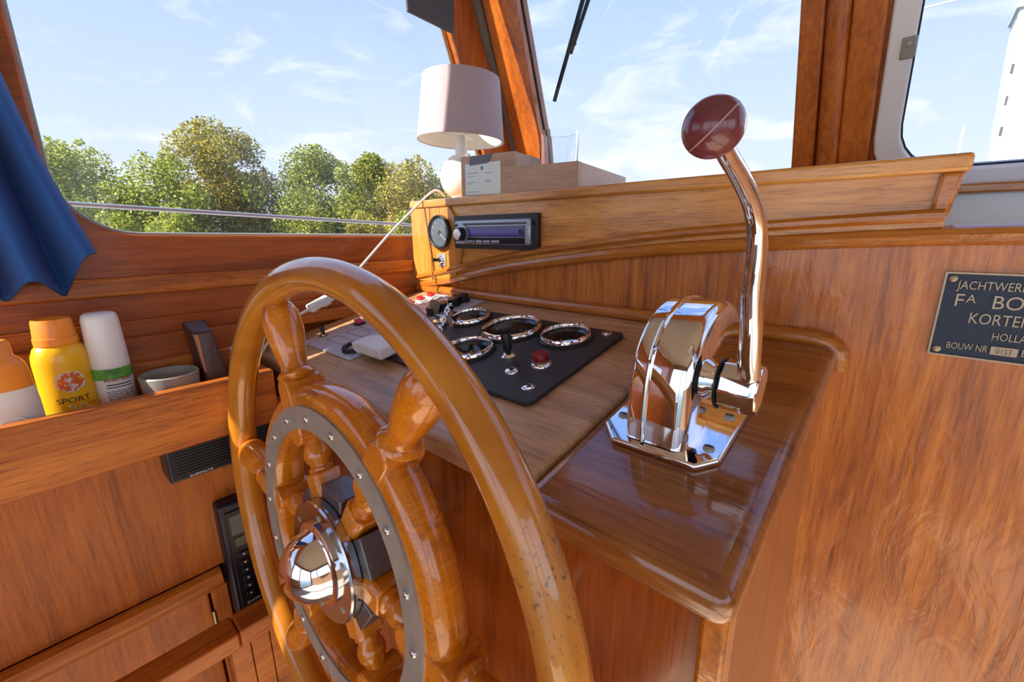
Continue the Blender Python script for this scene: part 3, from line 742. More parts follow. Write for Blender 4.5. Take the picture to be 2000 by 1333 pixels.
rvm = lathe(BM(), [(.0034, .0004), (.0034, -.0008), (.0026, -.0018), (.0012, -.0024), (0, -.0026)], (.1312, -.0144, 0), (0, 1, 0), 12)
rv = ob('ring_screw', rvm, plain('screw_steel', (.62, .62, .60), .25, 1.), sr, local=True)
def spin(o, ang): o.matrix_local = Matrix.Rotation(-rad(ang), 4, 'Y')
spin(rv, 118)
for k in range(1, 18):
    c = rv.copy(); col.objects.link(c); c.parent = sr; spin(c, 118 + 20 * k)
# spokes: hub block and baluster, felloe block, handle
inner = lathe(BM(), [(.0, .0755), (.0105, .0755), (.0118, .0775), (.0118, .0795), (.0095, .0812), (.0098, .0835), (.0120, .0875), (.0130, .0920), (.0122, .0975), (.0098, .1030), (.0088, .1070), (.0092, .1090), (.0112, .1100), (.0115, .1125), (.0095, .1140), (.0095, .1180), (0, .1180)], (0, .003, 0), (1, 0, 0), 24, start=(0, 1, 0))
spoke = ob('spoke', inner, W_WHEEL, wh, local=True)
hb = BM()
prism(hb, [(.046, d, w) for d, w in ((-.0105, -.0085), (-.0105, .0085), (-.006, .0135), (.014, .0135), (.0165, .0085), (.0165, -.0085), (.014, -.0135), (-.006, -.0135))], (.030, 0, 0))
hub_block = ob('hub_block', hb, W_WHEEL, spoke, local=True, bevel=.0018)
st = []
for k in range(9):
    a = rad(-90 + 180 * k / 8); st.append((.1585 + .0125 * cos(a), -.0130, .0125 * sin(a)))
for k in range(9):
    a = rad(90 + 180 * k / 8); st.append((.1165 + .0125 * cos(a), -.0130, .0125 * sin(a)))
felloe_block = ob('felloe_block', prism(BM(), [Vector(p) for p in st], (0, .0360, 0)), W_WHEEL, spoke, local=True, bevel=.0018)
hnd = lathe(BM(), [(0, .166), (.0125, .166), (.0160, .1690), (.0172, .1715), (.0155, .1745), (.0128, .1765), (.0122, .1795), (.0130, .1860), (.0148, .1960), (.0166, .2060), (.0176, .2160), (.0178, .2240), (.0168, .2330), (.0145, .2400), (.0110, .2450), (0, .2450)], (0, .003, 0), (1, 0, 0), 28, start=(0, 1, 0))
handle = ob('handle', hnd, W_WHEEL, spoke, local=True)
A0 = 115.5
spin(spoke, A0)
for k in range(1, 6):
    s = spoke.copy(); col.objects.link(s); s.parent = wh; spin(s, A0 + 60 * k)
    for q in (hub_block, felloe_block, handle):
        c = q.copy(); col.objects.link(c); c.parent = s
# hub
ob('hub_core', wlathe([(0, -.008), (.050, -.008), (.050, .024), (0, .024)]), IRON, wh, local=True)
bm = BM()
for k in range(6):
    a = rad(A0 + 30 + 60 * k); ca, sa = cos(a), sin(a)
    lp = [(r * ca - w * sa, -.009, r * sa + w * ca) for r, w in ((.030, -.014), (.066, -.0175), (.066, .0175), (.030, .014))]
    prism(bm, [Vector(p) for p in lp], (0, .026, 0))
ob('hub_lugs', bm, IRON, wh, local=True, bevel=.0012)
fl = ob('hub_flange', wlathe([(0, -.010), (.0550, -.010), (.0560, -.0125), (.0560, -.0185), (.0545, -.0200), (0, -.0200)]), plain('hub_steel', (.50, .52, .58), .16, 1.), wh, local=True)
dome = [(0, -.0200), (.0375, -.0200), (.0375, -.0225), (.0350, -.0240), (.0320, -.0245)] + [(.0310 * cos(rad(a)), -.0245 - .0290 * sin(rad(a))) for a in range(6, 91, 7)] + [(0, -.0535)]
ob('hub_dome', wlathe(dome, 56), CHROME, wh, local=True)
for k in range(6):
    a = rad(85 + 60 * k)
    ob('flange_screw', lathe(BM(), [(.0030, .0006), (.0030, -.0006), (0, -.0012)], (.0455 * cos(a), -.0200, .0455 * sin(a)), (0, 1, 0), 12), STEEL, fl, local=True)
ob('shaft', wlathe([(0, .020), (.016, .020), (.016, .094), (0, .094)]), STEEL, wh, local=True)

# ------------------------------------------------------------------ throttle control
th = thing('throttle_control', DP(-.120, .355, 0), 'chrome engine throttle with a long bent lever and maroon ball knob', 'throttle')
bp_ = [(-.150, .283), (-.086, .283), (-.074, .298), (-.074, .425), (-.086, .440), (-.150, .440), (-.166, .424), (-.166, .300)]
ob('base_plate', prism(BM(), [DP(x, y, .0012) for x, y in bp_], DN * .0055), CHROME, th, bevel=.002, seg=3)
hp = smooth_path([Vector((0, y, z)) for y, z in ((.2885, -.1555), (.2880, -.130), (.2905, -.104), (.299, -.082), (.318, -.064), (.350, -.054), (.383, -.0575), (.408, -.075), (.424, -.102), (.430, -.126), (.432, -.137))], 4)
def inset(P, d):
    out = []
    for i, p in enumerate(P):
        t = (P[min(i + 1, len(P) - 1)] - P[max(i - 1, 0)]).normalized()
        out.append(Vector((0, p.y + t.z * d, p.z - t.y * d)))
    out[0].z = P[0].z; out[-1].z = P[-1].z
    return out
def housing(x0, x1, r0, r1, n=6):
    secs = [(x0 + r0 * (1 - sin(pi / 2 * k / n)), r0 * (1 - cos(pi / 2 * k / n))) for k in range(n, -1, -1)] + [(x1 - r1 * (1 - sin(pi / 2 * k / n)), r1 * (1 - cos(pi / 2 * k / n))) for k in range(0, n + 1)]
    bm = BM(); rings = []
    for x, d in secs:
        rings.append([bm.verts.new((x, p.y, p.z)) for p in inset(hp, d)])
    m_ = len(hp)
    for A, B in zip(rings[:-1], rings[1:]):
        for k in range(m_): bm.faces.new((A[k], A[(k + 1) % m_], B[(k + 1) % m_], B[k]))
    bm.faces.new(rings[0][::-1]); bm.faces.new(rings[-1])
    return bm
ob('housing', housing(-.1275, -.0965, .0005, .0095), CHROME, th, smooth=45)
ob('back_shell', housing(-.1425, -.1280, .004, .0005), CHROME, th, smooth=45)
ob('seam_band', tube(BM(), [Vector((-.1277, p.y + .0008 * (1 if p.y > .36 else -1), p.z + .0006)) for p in hp], .0017, 8), CHROME, th)
for x, y in ((-.0845, .306), (-.0845, .352), (-.0845, .410), (-.157, .315), (-.157, .412)):
    s = ob('screw', lathe(BM(), [(.0042, 0), (.0040, .0008), (.0028, .0018), (0, .0022)], DP(x, y, .0067), DN, 16), STEEL, th)
    ob('screw_slot', dbox(x - .003, x + .003, y - .0005, y + .0005, .0086, .0092), BLACKP, s, smooth=0)
hy, hz = .3165, -.106
ob('pivot_collar', lathe(BM(), [(0, 0), (.0165, 0), (.0150, .005), (.0125, .008), (.0125, .014), (0, .014)], (-.0990, hy + .004, hz), (1, 0, 0), 28), CHROME, th)
ob('pivot_gasket', lathe(BM(), [(0, 0), (.0185, 0), (.0185, .0016), (0, .0016)], (-.0850, hy, hz), (1, 0, 0), 28), BLACKP, th)
ob('pivot_boss', lathe(BM(), [(0, 0), (.0172, 0), (.0182, .002), (.0182, .020), (.0168, .0250), (.0100, .0262), (0, .0262)], (-.0834, hy, hz), (1, 0, 0), 10), CHROME, th, smooth=25, bevel=.0012)
lv = smooth_path([(-.0665, .316, -.104), (-.0650, .300, -.084), (-.0635, .288, -.060), (-.063, .279, -.038), (-.062, .272, -.014), (-.062, .2625, .003), (-.062, .245, .0150), (-.062, .221, .0245), (-.062, .202, .0305), (-.062, .186, .0365)], 5)
ob('lever', tube(BM(), lv, [.0082 - .0045 * (k / (len(lv) - 1)) ** .6 for k in range(len(lv))], 20), CHROME, th)
MAROON = plain('maroon_knob', (.15, .033, .045), .25, 0, .6)
kc = Vector((-.062, .1825, .0376)); ka = (lv[-1] - lv[-4]).normalized()
kprof = [(0, -.0098)] + [(.0113 * cos(rad(a)), .0106 * sin(rad(a))) for a in range(-62, 90, 8)] + [(0, .0106)]
kb = ob('ball_knob', lathe(BM(), kprof, kc, ka, 36), MAROON, th)
sm = Vector((.80, .18, -.5)).cross(ka); 
sax = Vector((.55, .35, -.62)).normalized(); su = sax.orthogonal().normalized(); sw = sax.cross(su)
ob('mould_seam', tube(BM(), [kc + (su * cos(a) + sw * sin(a)) * .01108 for a in [2 * pi * k / 48 for k in range(48)]], .00035, 6, closed=True), plain('pale_seam', (.42, .26, .24), .4), kb)

# ------------------------------------------------------------------ builder's plate
pl = thing('builder_plate', (.09, YB, -.075), 'navy cast name plate with raised bronze lettering on the bulkhead', 'sign')
PX0, PX1, PZ0, PZ1 = .0275, .1310, -.1120, -.0365
ob('plate', box(BM(), PX0 + .001, PX1 - .001, YB - .0025, YB, PZ0 + .001, PZ1 - .001), NAVY, pl, smooth=0)
ob('border', plate_holes(BM(), rrect(PX0, PX1, PZ0, PZ1, .001, 2), [rrect(PX0 + .0018, PX1 - .0018, PZ0 + .0018, PZ1 - .0018, .001, 2)], lambda x, z: Vector((x, YB - .0040, z)), (0, .004, 0)), BRONZE, pl, bevel=.0004)
for x in (PX0 + .006, PX1 - .006):
    for z in (PZ0 + .006, PZ1 - .006):
        s = ob('screw', lathe(BM(), [(.0030, 0), (.0028, -.0012), (.0016, -.0019), (0, -.0021)], (x, YB - .0025, z), (0, 1, 0), 14), BRONZE, pl)
def ptxt(nm, s, size, x, z, **k): return text_mesh(nm, s, size, (x, YB - .0028, z), (1, 0, 0), (0, 0, 1), BRONZE, pl, .0009, **k)
ptxt('lettering', 'JACHTWERF', .0103, .0366, -.0512, width=.0410)
ptxt('lettering', 'F', .0160, .0378, -.0664, width=.0052); ptxt('lettering', 'A', .0106, .0442, -.0627, width=.0060)
ptxt('lettering', 'BOU', .0160, .0605, -.0664, width=.0270)
ptxt('lettering', 'KORTENHOEF', .0133, .0489, -.0803, width=.0610)
ptxt('lettering', 'HOLLAND', .0092, .0651, -.0930, width=.0290)
ptxt('lettering', 'BOUW NR', .0084, .0392, -.1044, width=.0252)
ptxt('lettering', 'B', .0084, .0840, -.1044, width=.0034)
ob('number_tab', box(BM(), .0658, .0818, YB - .0042, YB - .002, -.1056, -.0982), BRONZE, pl, bevel=.0003)
text_mesh('number', '0153', .0070, (.0693, YB - .0043, -.1044), (1, 0, 0), (0, 0, 1), plain('engraved_number', (.16, .12, .08), .5, .5), pl, .0002, width=.0090)

# ------------------------------------------------------------------ table lamp
LX, LY = -.671, .601
lamp = thing('table_lamp', (LX, LY, .060), 'small table lamp with a white ball base and pinkish linen shade', 'lamp')
sph = [(0, .0), (.018, 0), (.024, .003)] + [(.0430 * cos(rad(a)), .0432 + .0427 * sin(rad(a))) for a in range(-60, 71, 10)] + [(.0115, .0850), (.0115, .0890), (0, .0890)]
CERAM = plain('white_ceramic', (.80, .78, .74), .18, 0, .3)
lathed('ball_base', sph, (LX, LY, .0602), (0, 0, 1), CERAM, lamp, 40)
lathed('bulb_holder', [(0, 0), (.0105, 0), (.0115, .002), (.0115, .030), (.009, .032), (0, .032)], (LX, LY, .1490), (0, 0, 1), WHITEP, lamp, 24)
LINEN = plain('linen_shade', (.50, .40, .42), .8, bump=.5, bscale=900, noise=.06)
m = LINEN
SHD = [(.0815, .0), (.0700, .110)]
bm = BM()
prof = [(.0825, 0), (.0718, .108), (.0704, .108), (.0812, .0)]
lathe(bm, prof, (LX, LY, .1690), (.03, .03, 1), 64, closed=True)
sh = ob('shade', bm, LINEN, lamp)
INNER = plain('shade_lining', (.82, .78, .70), .7)
ob('shade_lining', lathe(BM(), [(.0810, .0005), (.0702, .1075), (.0696, .1075), (.0804, .0005)], (LX, LY, .1690), (.03, .03, 1), 64, closed=True), INNER, sh)
ob('shade_trim', lathe(BM(), [(.0830, .0), (.0826, .0045), (.0820, .0045), (.0815, -.0006), (.0824, -.0008)], (LX, LY, .1690), (.03, .03, 1), 64, closed=True), plain('shade_edge', (.50, .38, .38), .8), sh)
bm = BM()
for a in range(0, 360, 120):
    tube(bm, [(LX + .011 * cos(rad(a)), LY + .011 * sin(rad(a)), .180), (LX + .079 * cos(rad(a)), LY + .079 * sin(rad(a)), .186)], .0012, 6)
ob('shade_ring', bm, WHITEP, sh)
cord = smooth_path([(-.702, .580, .0695), (-.702, .565, .079), (-.701, .545, .074), (-.702, .493, .034), (-.702, .447, -.003), (-.701, .390, -.053), (-.700, .347, -.090)], 5)
ob('cord', tube(BM(), cord, .0022, 10), WHITEP, lamp)
cs = Vector((-.699, .338, -.0965)); ce = Vector((-.699, .290, -.117)); cd = (ce - cs).normalized(); cside = Vector((1, 0, 0)); cup = cside.cross(cd).normalized()
cl_ = [cs + cd * a * .054 + cside * .0085 * b_ + cup * .0065 * c for c in (-1, 1) for a, b_ in ((0, -.7), (0, .7), (1, 1), (1, -1))]
isw = ob('inline_switch', hexa(BM(), cl_), WHITEP, lamp, bevel=.003, seg=3)
ob('switch_rocker', hexa(BM(), [cs + cd * a + cside * b_ + cup * c for c, a0_, a1_ in ((.006, .016, .034), (.0095, .018, .030)) for a, b_ in ((a0_, -.004), (a0_, .004), (a1_, .004), (a1_, -.004))]), WHITEP, isw, bevel=.0008)
cord2 = smooth_path([cs + cd * .053, (-.700, .268, -.1265), (-.704, .245, -.140), (-.708, .226, -.160), (-.707, .204, -.20), (-.706, .200, -.30)], 5)
ob('cord', tube(BM(), cord2, .0022, 10), WHITEP, lamp)

# ------------------------------------------------------------------ stepped wooden organiser, note, glass
cr = thing('stepped_organiser', (-.505, .57, .0602), 'stepped pale wooden box with a taped note beside the lamp', 'box', rot=(0, 0, rad(11)))
def cbox(x0, x1, y0, y1, z0, z1): return box(BM(), x0, x1, y0, y1, z0, z1)
# local coordinates: front face at y=0, x from -.112 to .112
lp = [(-.112, 0, 0), (.112, 0, 0), (.112, 0, .0445), (.0, 0, .0445), (.0, 0, .0690), (-.112, 0, .0690)]
ob('front_board', prism(BM(), [Vector(p) for p in lp], (0, .008, 0)), W_CRATE, cr, local=True, bevel=.0008)
ob('side_board', cbox(.104, .112, .0085, .245, 0, .0440), W_CRATE, cr, local=True, bevel=.0008)
ob('side_board', cbox(-.112, -.104, .0085, .10, 0, .0685), W_CRATE, cr, local=True, bevel=.0008)
ob('divider_board', cbox(-.008, .0, .0085, .094, 0, .0685), W_CRATE, cr, local=True, bevel=.0008)
ob('back_board', cbox(-.1035, .1035, .237, .245, 0, .0440), W_CRATE, cr, local=True, bevel=.0008)
ob('bottom_board', cbox(-.1035, .1035, .0085, .2365, 0, .006), W_CRATE, cr, local=True, bevel=.0008)
def rotloc(root, p): return Matrix.Rotation(rad(7), 4, 'Z') @ Vector(p)
nc = thing('note_card', (-.505, .57, .0602), 'small printed pale card taped on the stepped wooden box', 'card', rot=(0, 0, rad(11)))
ob('card', cbox(-.102, -.028, -.0012, -.0004, .004, .0560), PAPER, nc, local=True, smooth=0)
bm = BM(); random.seed(3)
def ln(x0, x1, z, h=.0008): box(bm, x0, x1, -.0016, -.0012, z, z + h)
for x0, x1, z in ((-.098, -.075, .040), (-.060, -.046, .0385), (-.098, -.084, .034), (-.098, -.080, .0245), (-.098, -.090, .022), (-.060, -.050, .027), (-.060, -.046, .0245), (-.098, -.072, .0085)): ln(x0, x1, z)
box(bm, -.0685, -.0635, -.0016, -.0012, .0445, .0500)
ob('printed_lines', bm, plain('card_ink', (.16, .26, .34), .6), nc, local=True, smooth=0)
bm = BM(); hexa(bm, [(-.092, -.0022, .0530), (-.054, -.0022, .0545), (-.054, -.0014, .0545), (-.092, -.0014, .0530), (-.090, -.0022, .0660), (-.044, -.0022, .0695), (-.044, -.0014, .0695), (-.090, -.0014, .0660)])
ob('tape_strip', bm, TAPE, nc, local=True, smooth=0)
m = bpy.data.materials.new('tumbler_glass'); m.use_nodes = True
b = m.node_tree.nodes['Principled BSDF']; b.inputs['Transmission Weight'].default_value = 1.; b.inputs['Roughness'].default_value = .02; b.inputs['IOR'].default_value = 1.42
b.inputs['Base Color'].default_value = (.96, .98, .99, 1)
GX, GY = -.520, .712
tag(ob('drinking_glass', lathe(BM(), [(0, 0), (.033, 0), (.0345, .003), (.0368, .112), (.0372, .113), (.0356, .1135), (.0350, .112), (.0330, .010), (0, .010)], (GX, GY, .0665), (0, 0, 1), 48), m), 'clear drinking glass behind the stepped wooden box', 'glass')

# ------------------------------------------------------------------ side tray and what stands in it
ty0, ty1 = -.55, .198
tr = thing('side_tray', (-.69, -.1, -.26), 'long open wooden tray holding bottles along the port wall', 'tray')
ob('front_board', box(BM(), -.634, -.619, ty0, ty1, -.2545, -.1795), W_TRAY, tr, bevel=.002)
ob('bottom_board', box(BM(), XP + .0005, -.6345, ty0, ty1, -.2545, -.2376), W_PORT, tr, smooth=0)
ob('back_board', box(BM(), XP + .0145, XP + .027, ty0, ty1, -.244, -.131), W_PORT, tr, bevel=.002)
ob('back_ledge', box(BM(), XP + .0275, XP + .041, ty0, ty1, -.244, -.162), W_TRAY, tr, bevel=.002)
ob('end_board', box(BM(), XP + .0005, -.6345, ty1 - .012, ty1, -.244, -.180), W_PORT, tr, bevel=.002)
TB = -.2374
# bottle 1: orange cap, white body
ORANGE = plain('orange_cap', (.90, .30, .03), .35, 0, .1)
b1 = thing('sunscreen_bottle', (-.655, -.043, TB), 'white lotion bottle with an orange cap beside the yellow can', 'bottle')
def oval(prof, x, y, z, sx, sy, mat, par, name, seg=32):
    return ob(name, lathe(BM(), prof, (x, y, z), (0, 0, 1), seg, sx=sx, sy=sy), mat, par)
oval([(0, 0), (.021, 0), (.0235, .004), (.0250, .030), (.0248, .072), (.0238, .088), (0, .088)], -.655, -.043, TB, .72, 1.06, WHITEP, b1, 'body')
oval([(0, 0), (.0238, 0), (.0236, .012), (.0220, .024), (.0190, .030), (.0160, .033), (.0155, .046), (.0135, .0490), (0, .0495)], -.655, -.043, TB + .0883, .74, 1.05, ORANGE, b1, 'cap')
ob('thumb_dimple', lathe(BM(), [(.011, 0), (.0115, .001), (.0105, .0012), (.0100, .0004)], (-.6375, -.038, TB + .050), (1, 0, 0), 24, closed=True), WHITEP, b1)
# bottle 2: yellow spray
YEL = plain('yellow_can', (.90, .52, .012), .3, 0, .2)
b2 = thing('sunscreen_can', (-.694, .006, TB), 'yellow sunscreen can with an orange cap reading sport 30', 'bottle')
oval([(0, 0), (.0225, 0), (.0242, .003), (.0242, .100), (.0235, .108), (.0205, .1165), (.0172, .1195), (0, .1195)], -.694, .006, TB, .85, 1., YEL, b2, 'body', 40)
oval([(0, 0), (.0185, 0), (.0185, .008), (.0178, .0085), (.0165, .026), (.0155, .0285), (.0120, .0270), (0, .0245)], -.694, .006, TB + .1197, .9, 1., ORANGE, b2, 'cap', 36)
def wrap_label(name, s, size, x, y, r, z, y0, mat, par, wide=1., sx=.85, lift=.0004):
    """lettering wrapped on an oval bottle facing starboard"""
    o = text_mesh(name, s, size, (0, 0, 0), (1, 0, 0), (0, 1, 0), mat, None, .0001, 'CENTER', wide=wide)
    off = offset_of(par); o.parent = par
    for v in o.data.vertices:
        a = (v.co.x + y0) / r
        nx, ny = cos(a), sin(a)
        v.co = Vector((x + (r * sx + lift) * nx, y + (r + lift) * ny, z + v.co.y)) - off
    return o
wrap_label('label_text', 'SPORT', .0088, -.694, .006, .0242, TB + .0545, .001, INK, b2, 1.1)
wrap_label('label_text', '30', .0150, -.694, .006, .0242, TB + .0415, .003, plain('label_white_print', (.9, .9, .88), .5), b2, 1.2)
wrap_label('label_text', 'HIGH', .0042, -.694, .006, .0242, TB + .0485, .0165, plain('rust_print', (.55, .16, .04), .6), b2)
def wrap_disc(name, r0, x, y, r, z, y0, mat, par, sx=.85, lift=.0003, blobs=0, seed=1):
    bm = BM(); rng = random.Random(seed)
    def pt(u, v, l): a = (u + y0) / r; return Vector((x + (r * sx + l) * cos(a), y + (r + l) * sin(a), z + v))
    def disc(cu, cv, rr, l):
        n = 20 if rr > .004 else 9
        c = bm.verts.new(pt(cu, cv, l + .0002)); ring = [bm.verts.new(pt(cu + rr * cos(2 * pi * k / n) * rng.uniform(.85, 1.1), cv + rr * sin(2 * pi * k / n) * rng.uniform(.85, 1.1), l)) for k in range(n)]
        for k in range(n): bm.faces.new((c, ring[k], ring[(k + 1) % n]))
    if blobs:
        for _ in range(blobs):
            a = rng.uniform(0, 2 * pi); q = r0 * math.sqrt(rng.random()) * .9
            disc(q * cos(a), q * sin(a), rng.uniform(.0006, .0018), lift)
    else: disc(0, 0, r0, lift)
    return ob(name, bm, mat, par, smooth=0)
wrap_disc('label_disc', .0128, -.694, .006, .0242, TB + .0785, .002, WHITEINK, b2)
wrap_disc('label_splash', .0115, -.694, .006, .0242, TB + .0785, .002, plain('orange_print', (.75, .13, .02), .5), b2, lift=.0007, blobs=90)
# bottle 3: white insect spray
b3 = thing('insect_spray', (-.69, .0445, TB), 'white round insect repellent bottle with green band and small print', 'bottle')
oval([(0, 0), (.0165, 0), (.0180, .002), (.0180, .086), (0, .086)], -.69, .0445, TB, 1, 1, plain('label_white', (.74, .75, .76), .4), b3, 'body', 36)
oval([(0, 0), (.0182, 0), (.0184, .002), (.0168, .056), (.0155, .0615), (.0125, .0640), (0, .0645)], -.69, .0445, TB + .0862, 1, 1, plain('cap_white', (.80, .81, .84), .3, 0, .3), b3, 'cap', 36)
GREENB = plain('green_band', (.10, .34, .05), .45, noise=.5, bscale=90)
oval([(.0181, 0), (.0184, .0002), (.0184, .0128), (.0181, .013)], -.69, .0445, TB + .0722, 1, 1, GREENB, b3, 'green_band', 36)
wrap_label('label_text', 'Anti-Bite', .0068, -.69, .0445, .0180, TB + .0695, .003, plain('red_print', (.60, .02, .03), .5), b3, 1.1, 1., .0006)
rng = random.Random(5); bm = BM()
def arcline(z, a0, a1, h):
    n = 5; P = []
    for k in range(n + 1):
        a = a0 + (a1 - a0) * k / n; P.append((-.69 + .0183 * cos(a), .0445 + .0183 * sin(a)))
    for (xa, ya), (xb, yb) in zip(P[:-1], P[1:]):
        bm.faces.new([bm.verts.new(q) for q in ((xa, ya, z), (xb, yb, z), (xb, yb, z + h), (xa, ya, z + h))])
for z, h in ((.0650, .0014), (.0618, .0012)): arcline(TB + z, -.5, .85, h)
for k in range(13):
    z = TB + .057 - k * .0024; a = -.55
    while a < .95:
        w = rng.uniform(.06, .25); arcline(z, a, min(a + w, .98), .0009); a += w + .05
ob('small_print', bm, INK, b3, smooth=0)
# mug, wooden block, folded paper
MUGC = plain('grey_mug', (.30, .28, .25), .4, 0, .1)
mg = thing('grey_mug', (-.676, .0955, TB), 'plain grey mug standing in the wooden tray', 'mug')
ob('mug_body', lathe(BM(), [(0, 0), (.0235, 0), (.0260, .004), (.0305, .058), (.0312, .066), (.0300, .0675), (.0286, .066), (.0278, .058), (.0235, .006), (0, .005)], (-.676, .0955, TB), (0, 0, 1), 40), MUGC, mg)
hdl = smooth_path([(-.7040, .0955, TB + .053), (-.7120, .0955, TB + .047), (-.7135, .0955, TB + .036), (-.7110, .0955, TB + .026), (-.7015, .0955, TB + .021)], 4)
ob('mug_handle', tube(BM(), hdl, .0025, 10), MUGC, mg)
wb = thing('wooden_block', (-.682, .146, TB), 'dark worn wooden block leaning upright in the tray', 'block')
bm = hexa(BM(), [(-.692, .131, TB), (-.664, .135, TB), (-.660, .163, TB), (-.690, .161, TB), (-.706, .122, TB + .125), (-.678, .127, TB + .112), (-.676, .150, TB + .112), (-.704, .150, TB + .125)])
ob('block_body', bm, W_DARKBLK, wb, bevel=.003, seg=3)
bm = hexa(BM(), [(-.672, .1285, TB + .098), (-.6655, .130, TB + .060), (-.6650, .133, TB + .060), (-.6710, .134, TB + .098), (-.674, .1270, TB + .111), (-.668, .1290, TB + .099), (-.6675, .132, TB + .099), (-.6735, .133, TB + .111)])
tag(ob('worn_edge', bm, plain('bare_wood', (.42, .17, .07), .5), wb, bevel=.0008), 'pale bare patch on the worn edge')
tag(ob('folded_paper', hexa(BM(), [(-.690, .170, TB), (-.642, .168, TB), (-.642, .1725, TB), (-.690, .175, TB), (-.688, .168, TB + .084), (-.648, .166, TB + .070), (-.648, .1685, TB + .070), (-.688, .172, TB + .084)]), plain('blue_white_paper', (.55, .62, .78), .6), bevel=.0006), 'pale folded paper behind the dark block in the tray', 'paper')

# ------------------------------------------------------------------ cupboard below the tray
cb = thing('side_cupboard', (-.74, -.1, FLOOR), 'plain orange-brown wooden cupboard under the tray along the port wall', 'cupboard')
ob('upper_panel', box(BM(), XP + .0005, -.722, ty0, .235, -.50, -.2550), W_PLY, cb, smooth=0)
prof_ = [(0, -.030), (.010, -.030), (.015, -.024), (.0165, -.014), (.0135, -.004), (.006, 0), (0, 0)]
bm = BM()
sweep(bm, [Vector((-.7215, ty0, -.502)), Vector((-.7215, .112, -.502))], prof_, (1, 0, 0), (0, 0, 1))
ob('rail_moulding', bm, W_TRAY, cb)
ob('stile', box(BM(), XP + .0005, -.718, .0955, .118, FLOOR, -.533), W_PLY, cb, bevel=.002)
ob('stile', box(BM(), XP + .0005, -.727, .118, .235, FLOOR, -.50), plain('recess_shade_brown', (.10, .03, .008), .5), cb, smooth=0)  # filler panel, its darkened colour standing in for shade in the gap
dr = ob('door', box(BM(), XP + .0005, -.723, ty0, .0925, FLOOR, -.534), W_PLY, cb, bevel=.002)
ob('hinge', tube(BM(), [(-.7195, .094, -.572), (-.7195, .094, -.622)], .0036, 10), BRASS, dr)
# low locker in front of it
lk = thing('low_locker', (-.63, .1, FLOOR), 'low wooden locker with a rail and upright boards near the wheel', 'locker')
ob('top_rail', box(BM(), -.640, -.598, -.30, .100, -.557, -.530), W_TRAY, lk, bevel=.003)
ob('top_rail', box(BM(), -.640, -.598, .1005, .234, -.557, -.530), W_TRAY, lk, bevel=.003)
for k in range(6):
    y0 = .088 + k * .0245
    ob('board', box(BM(), -.628, -.606, y0, y0 + .0237, FLOOR, -.5575), W_TRAY, lk, bevel=.0012)
# speaker
spk = thing('speaker', (-.70, .14, -.32), 'slim black loudspeaker mounted under the tray front', 'speaker')
ob('case', hexa(BM(), [(-.7215, .072, -.3225), (-.669, .072, -.3185), (-.669, .215, -.3185), (-.7215, .215, -.3225), (-.7215, .072, -.268), (-.676, .074, -.268), (-.676, .215, -.268), (-.7215, .215, -.268)]), BLACKP, spk, bevel=.003, seg=3)
bm = BM()
for k in range(9):
    z = -.3100 + k * .0040; x = -.6688 - .007 * (z + .3185) / .05
    box(bm, x - .001, x + .0012, .082, .207, z, z + .0016)
ob('grille', bm, plain('grille_black', (.02, .02, .022), .5), spk, smooth=0)
text_mesh('lettering', 'SHIPMATE', .0046, (-.6682, .093, -.3160), (0, 1, 0), (-.1, 0, 1), WHITEINK, spk, .0002, wide=1.3)
# radio telephone handset on its bracket
vh = thing('radio_telephone', (-.71, .16, -.59), 'black marine radio handset with keypad on the cupboard behind the wheel', 'radio')
def vb(x0, x1, y0, y1, z0, z1): return box(BM(), x0, x1, y0, y1, z0, z1)
NAVYP = plain('dark_case_plastic', (.010, .010, .020), .4)
ob('case', vb(-.7265, -.696, .119, .204, -.592, -.392), NAVYP, vh, bevel=.005, seg=3)
ob('front_panel', vb(-.696, -.6935, .127, .197, -.575, -.405), BLACKP, vh, bevel=.001)
ob('display', vb(-.6935, -.6925, .131, .190, -.445, -.412), plain('lcd_grey', (.10, .11, .11), .2), vh, smooth=0)
ob('display_strip', vb(-.6935, -.6925, .133, .190, -.466, -.451), plain('lcd_olive', (.10, .095, .07), .25), vh, smooth=0)
for r in range(6):
    for c in range(3):
        y0 = .135 + c * .020; z0 = -.485 - r * .0145
        mt = plain('keypad_red', (.34, .12, .06), .5) if (r, c) == (4, 1) else BLACKP
        q = ob('key_button', vb(-.6935, -.6905, y0, y0 + .012, z0, z0 + .0085), mt, vh, bevel=.0008)
        ob('key_mark', hexa(BM(), [(-.6906, y0 + .0045, z0 + .003), (-.6902, y0 + .0045, z0 + .003), (-.6902, y0 + .0075, z0 + .003), (-.6906, y0 + .0075, z0 + .003), (-.6906, y0 + .0045, z0 + .0058), (-.6902, y0 + .0045, z0 + .0058), (-.6902, y0 + .0075, z0 + .0058), (-.6906, y0 + .0075, z0 + .0058)]), WHITEINK, q, smooth=0)
text_mesh('lettering', 'SHIPMATE', .0068, (-.6932, .134, -.5725), (0, 1, 0), (0, 0, 1), WHITEINK, vh, .0002, wide=1.2)
hc = smooth_path([(-.690, .170, -.585), (-.672, .165, -.62), (-.664, .160, -.70), (-.662, .158, -.85), (-.66, .155, FLOOR + .002)], 6)
ob('cable', tube(BM(), hc, .0032, 10), plain('grey_cable', (.45, .43, .42), .5), vh)

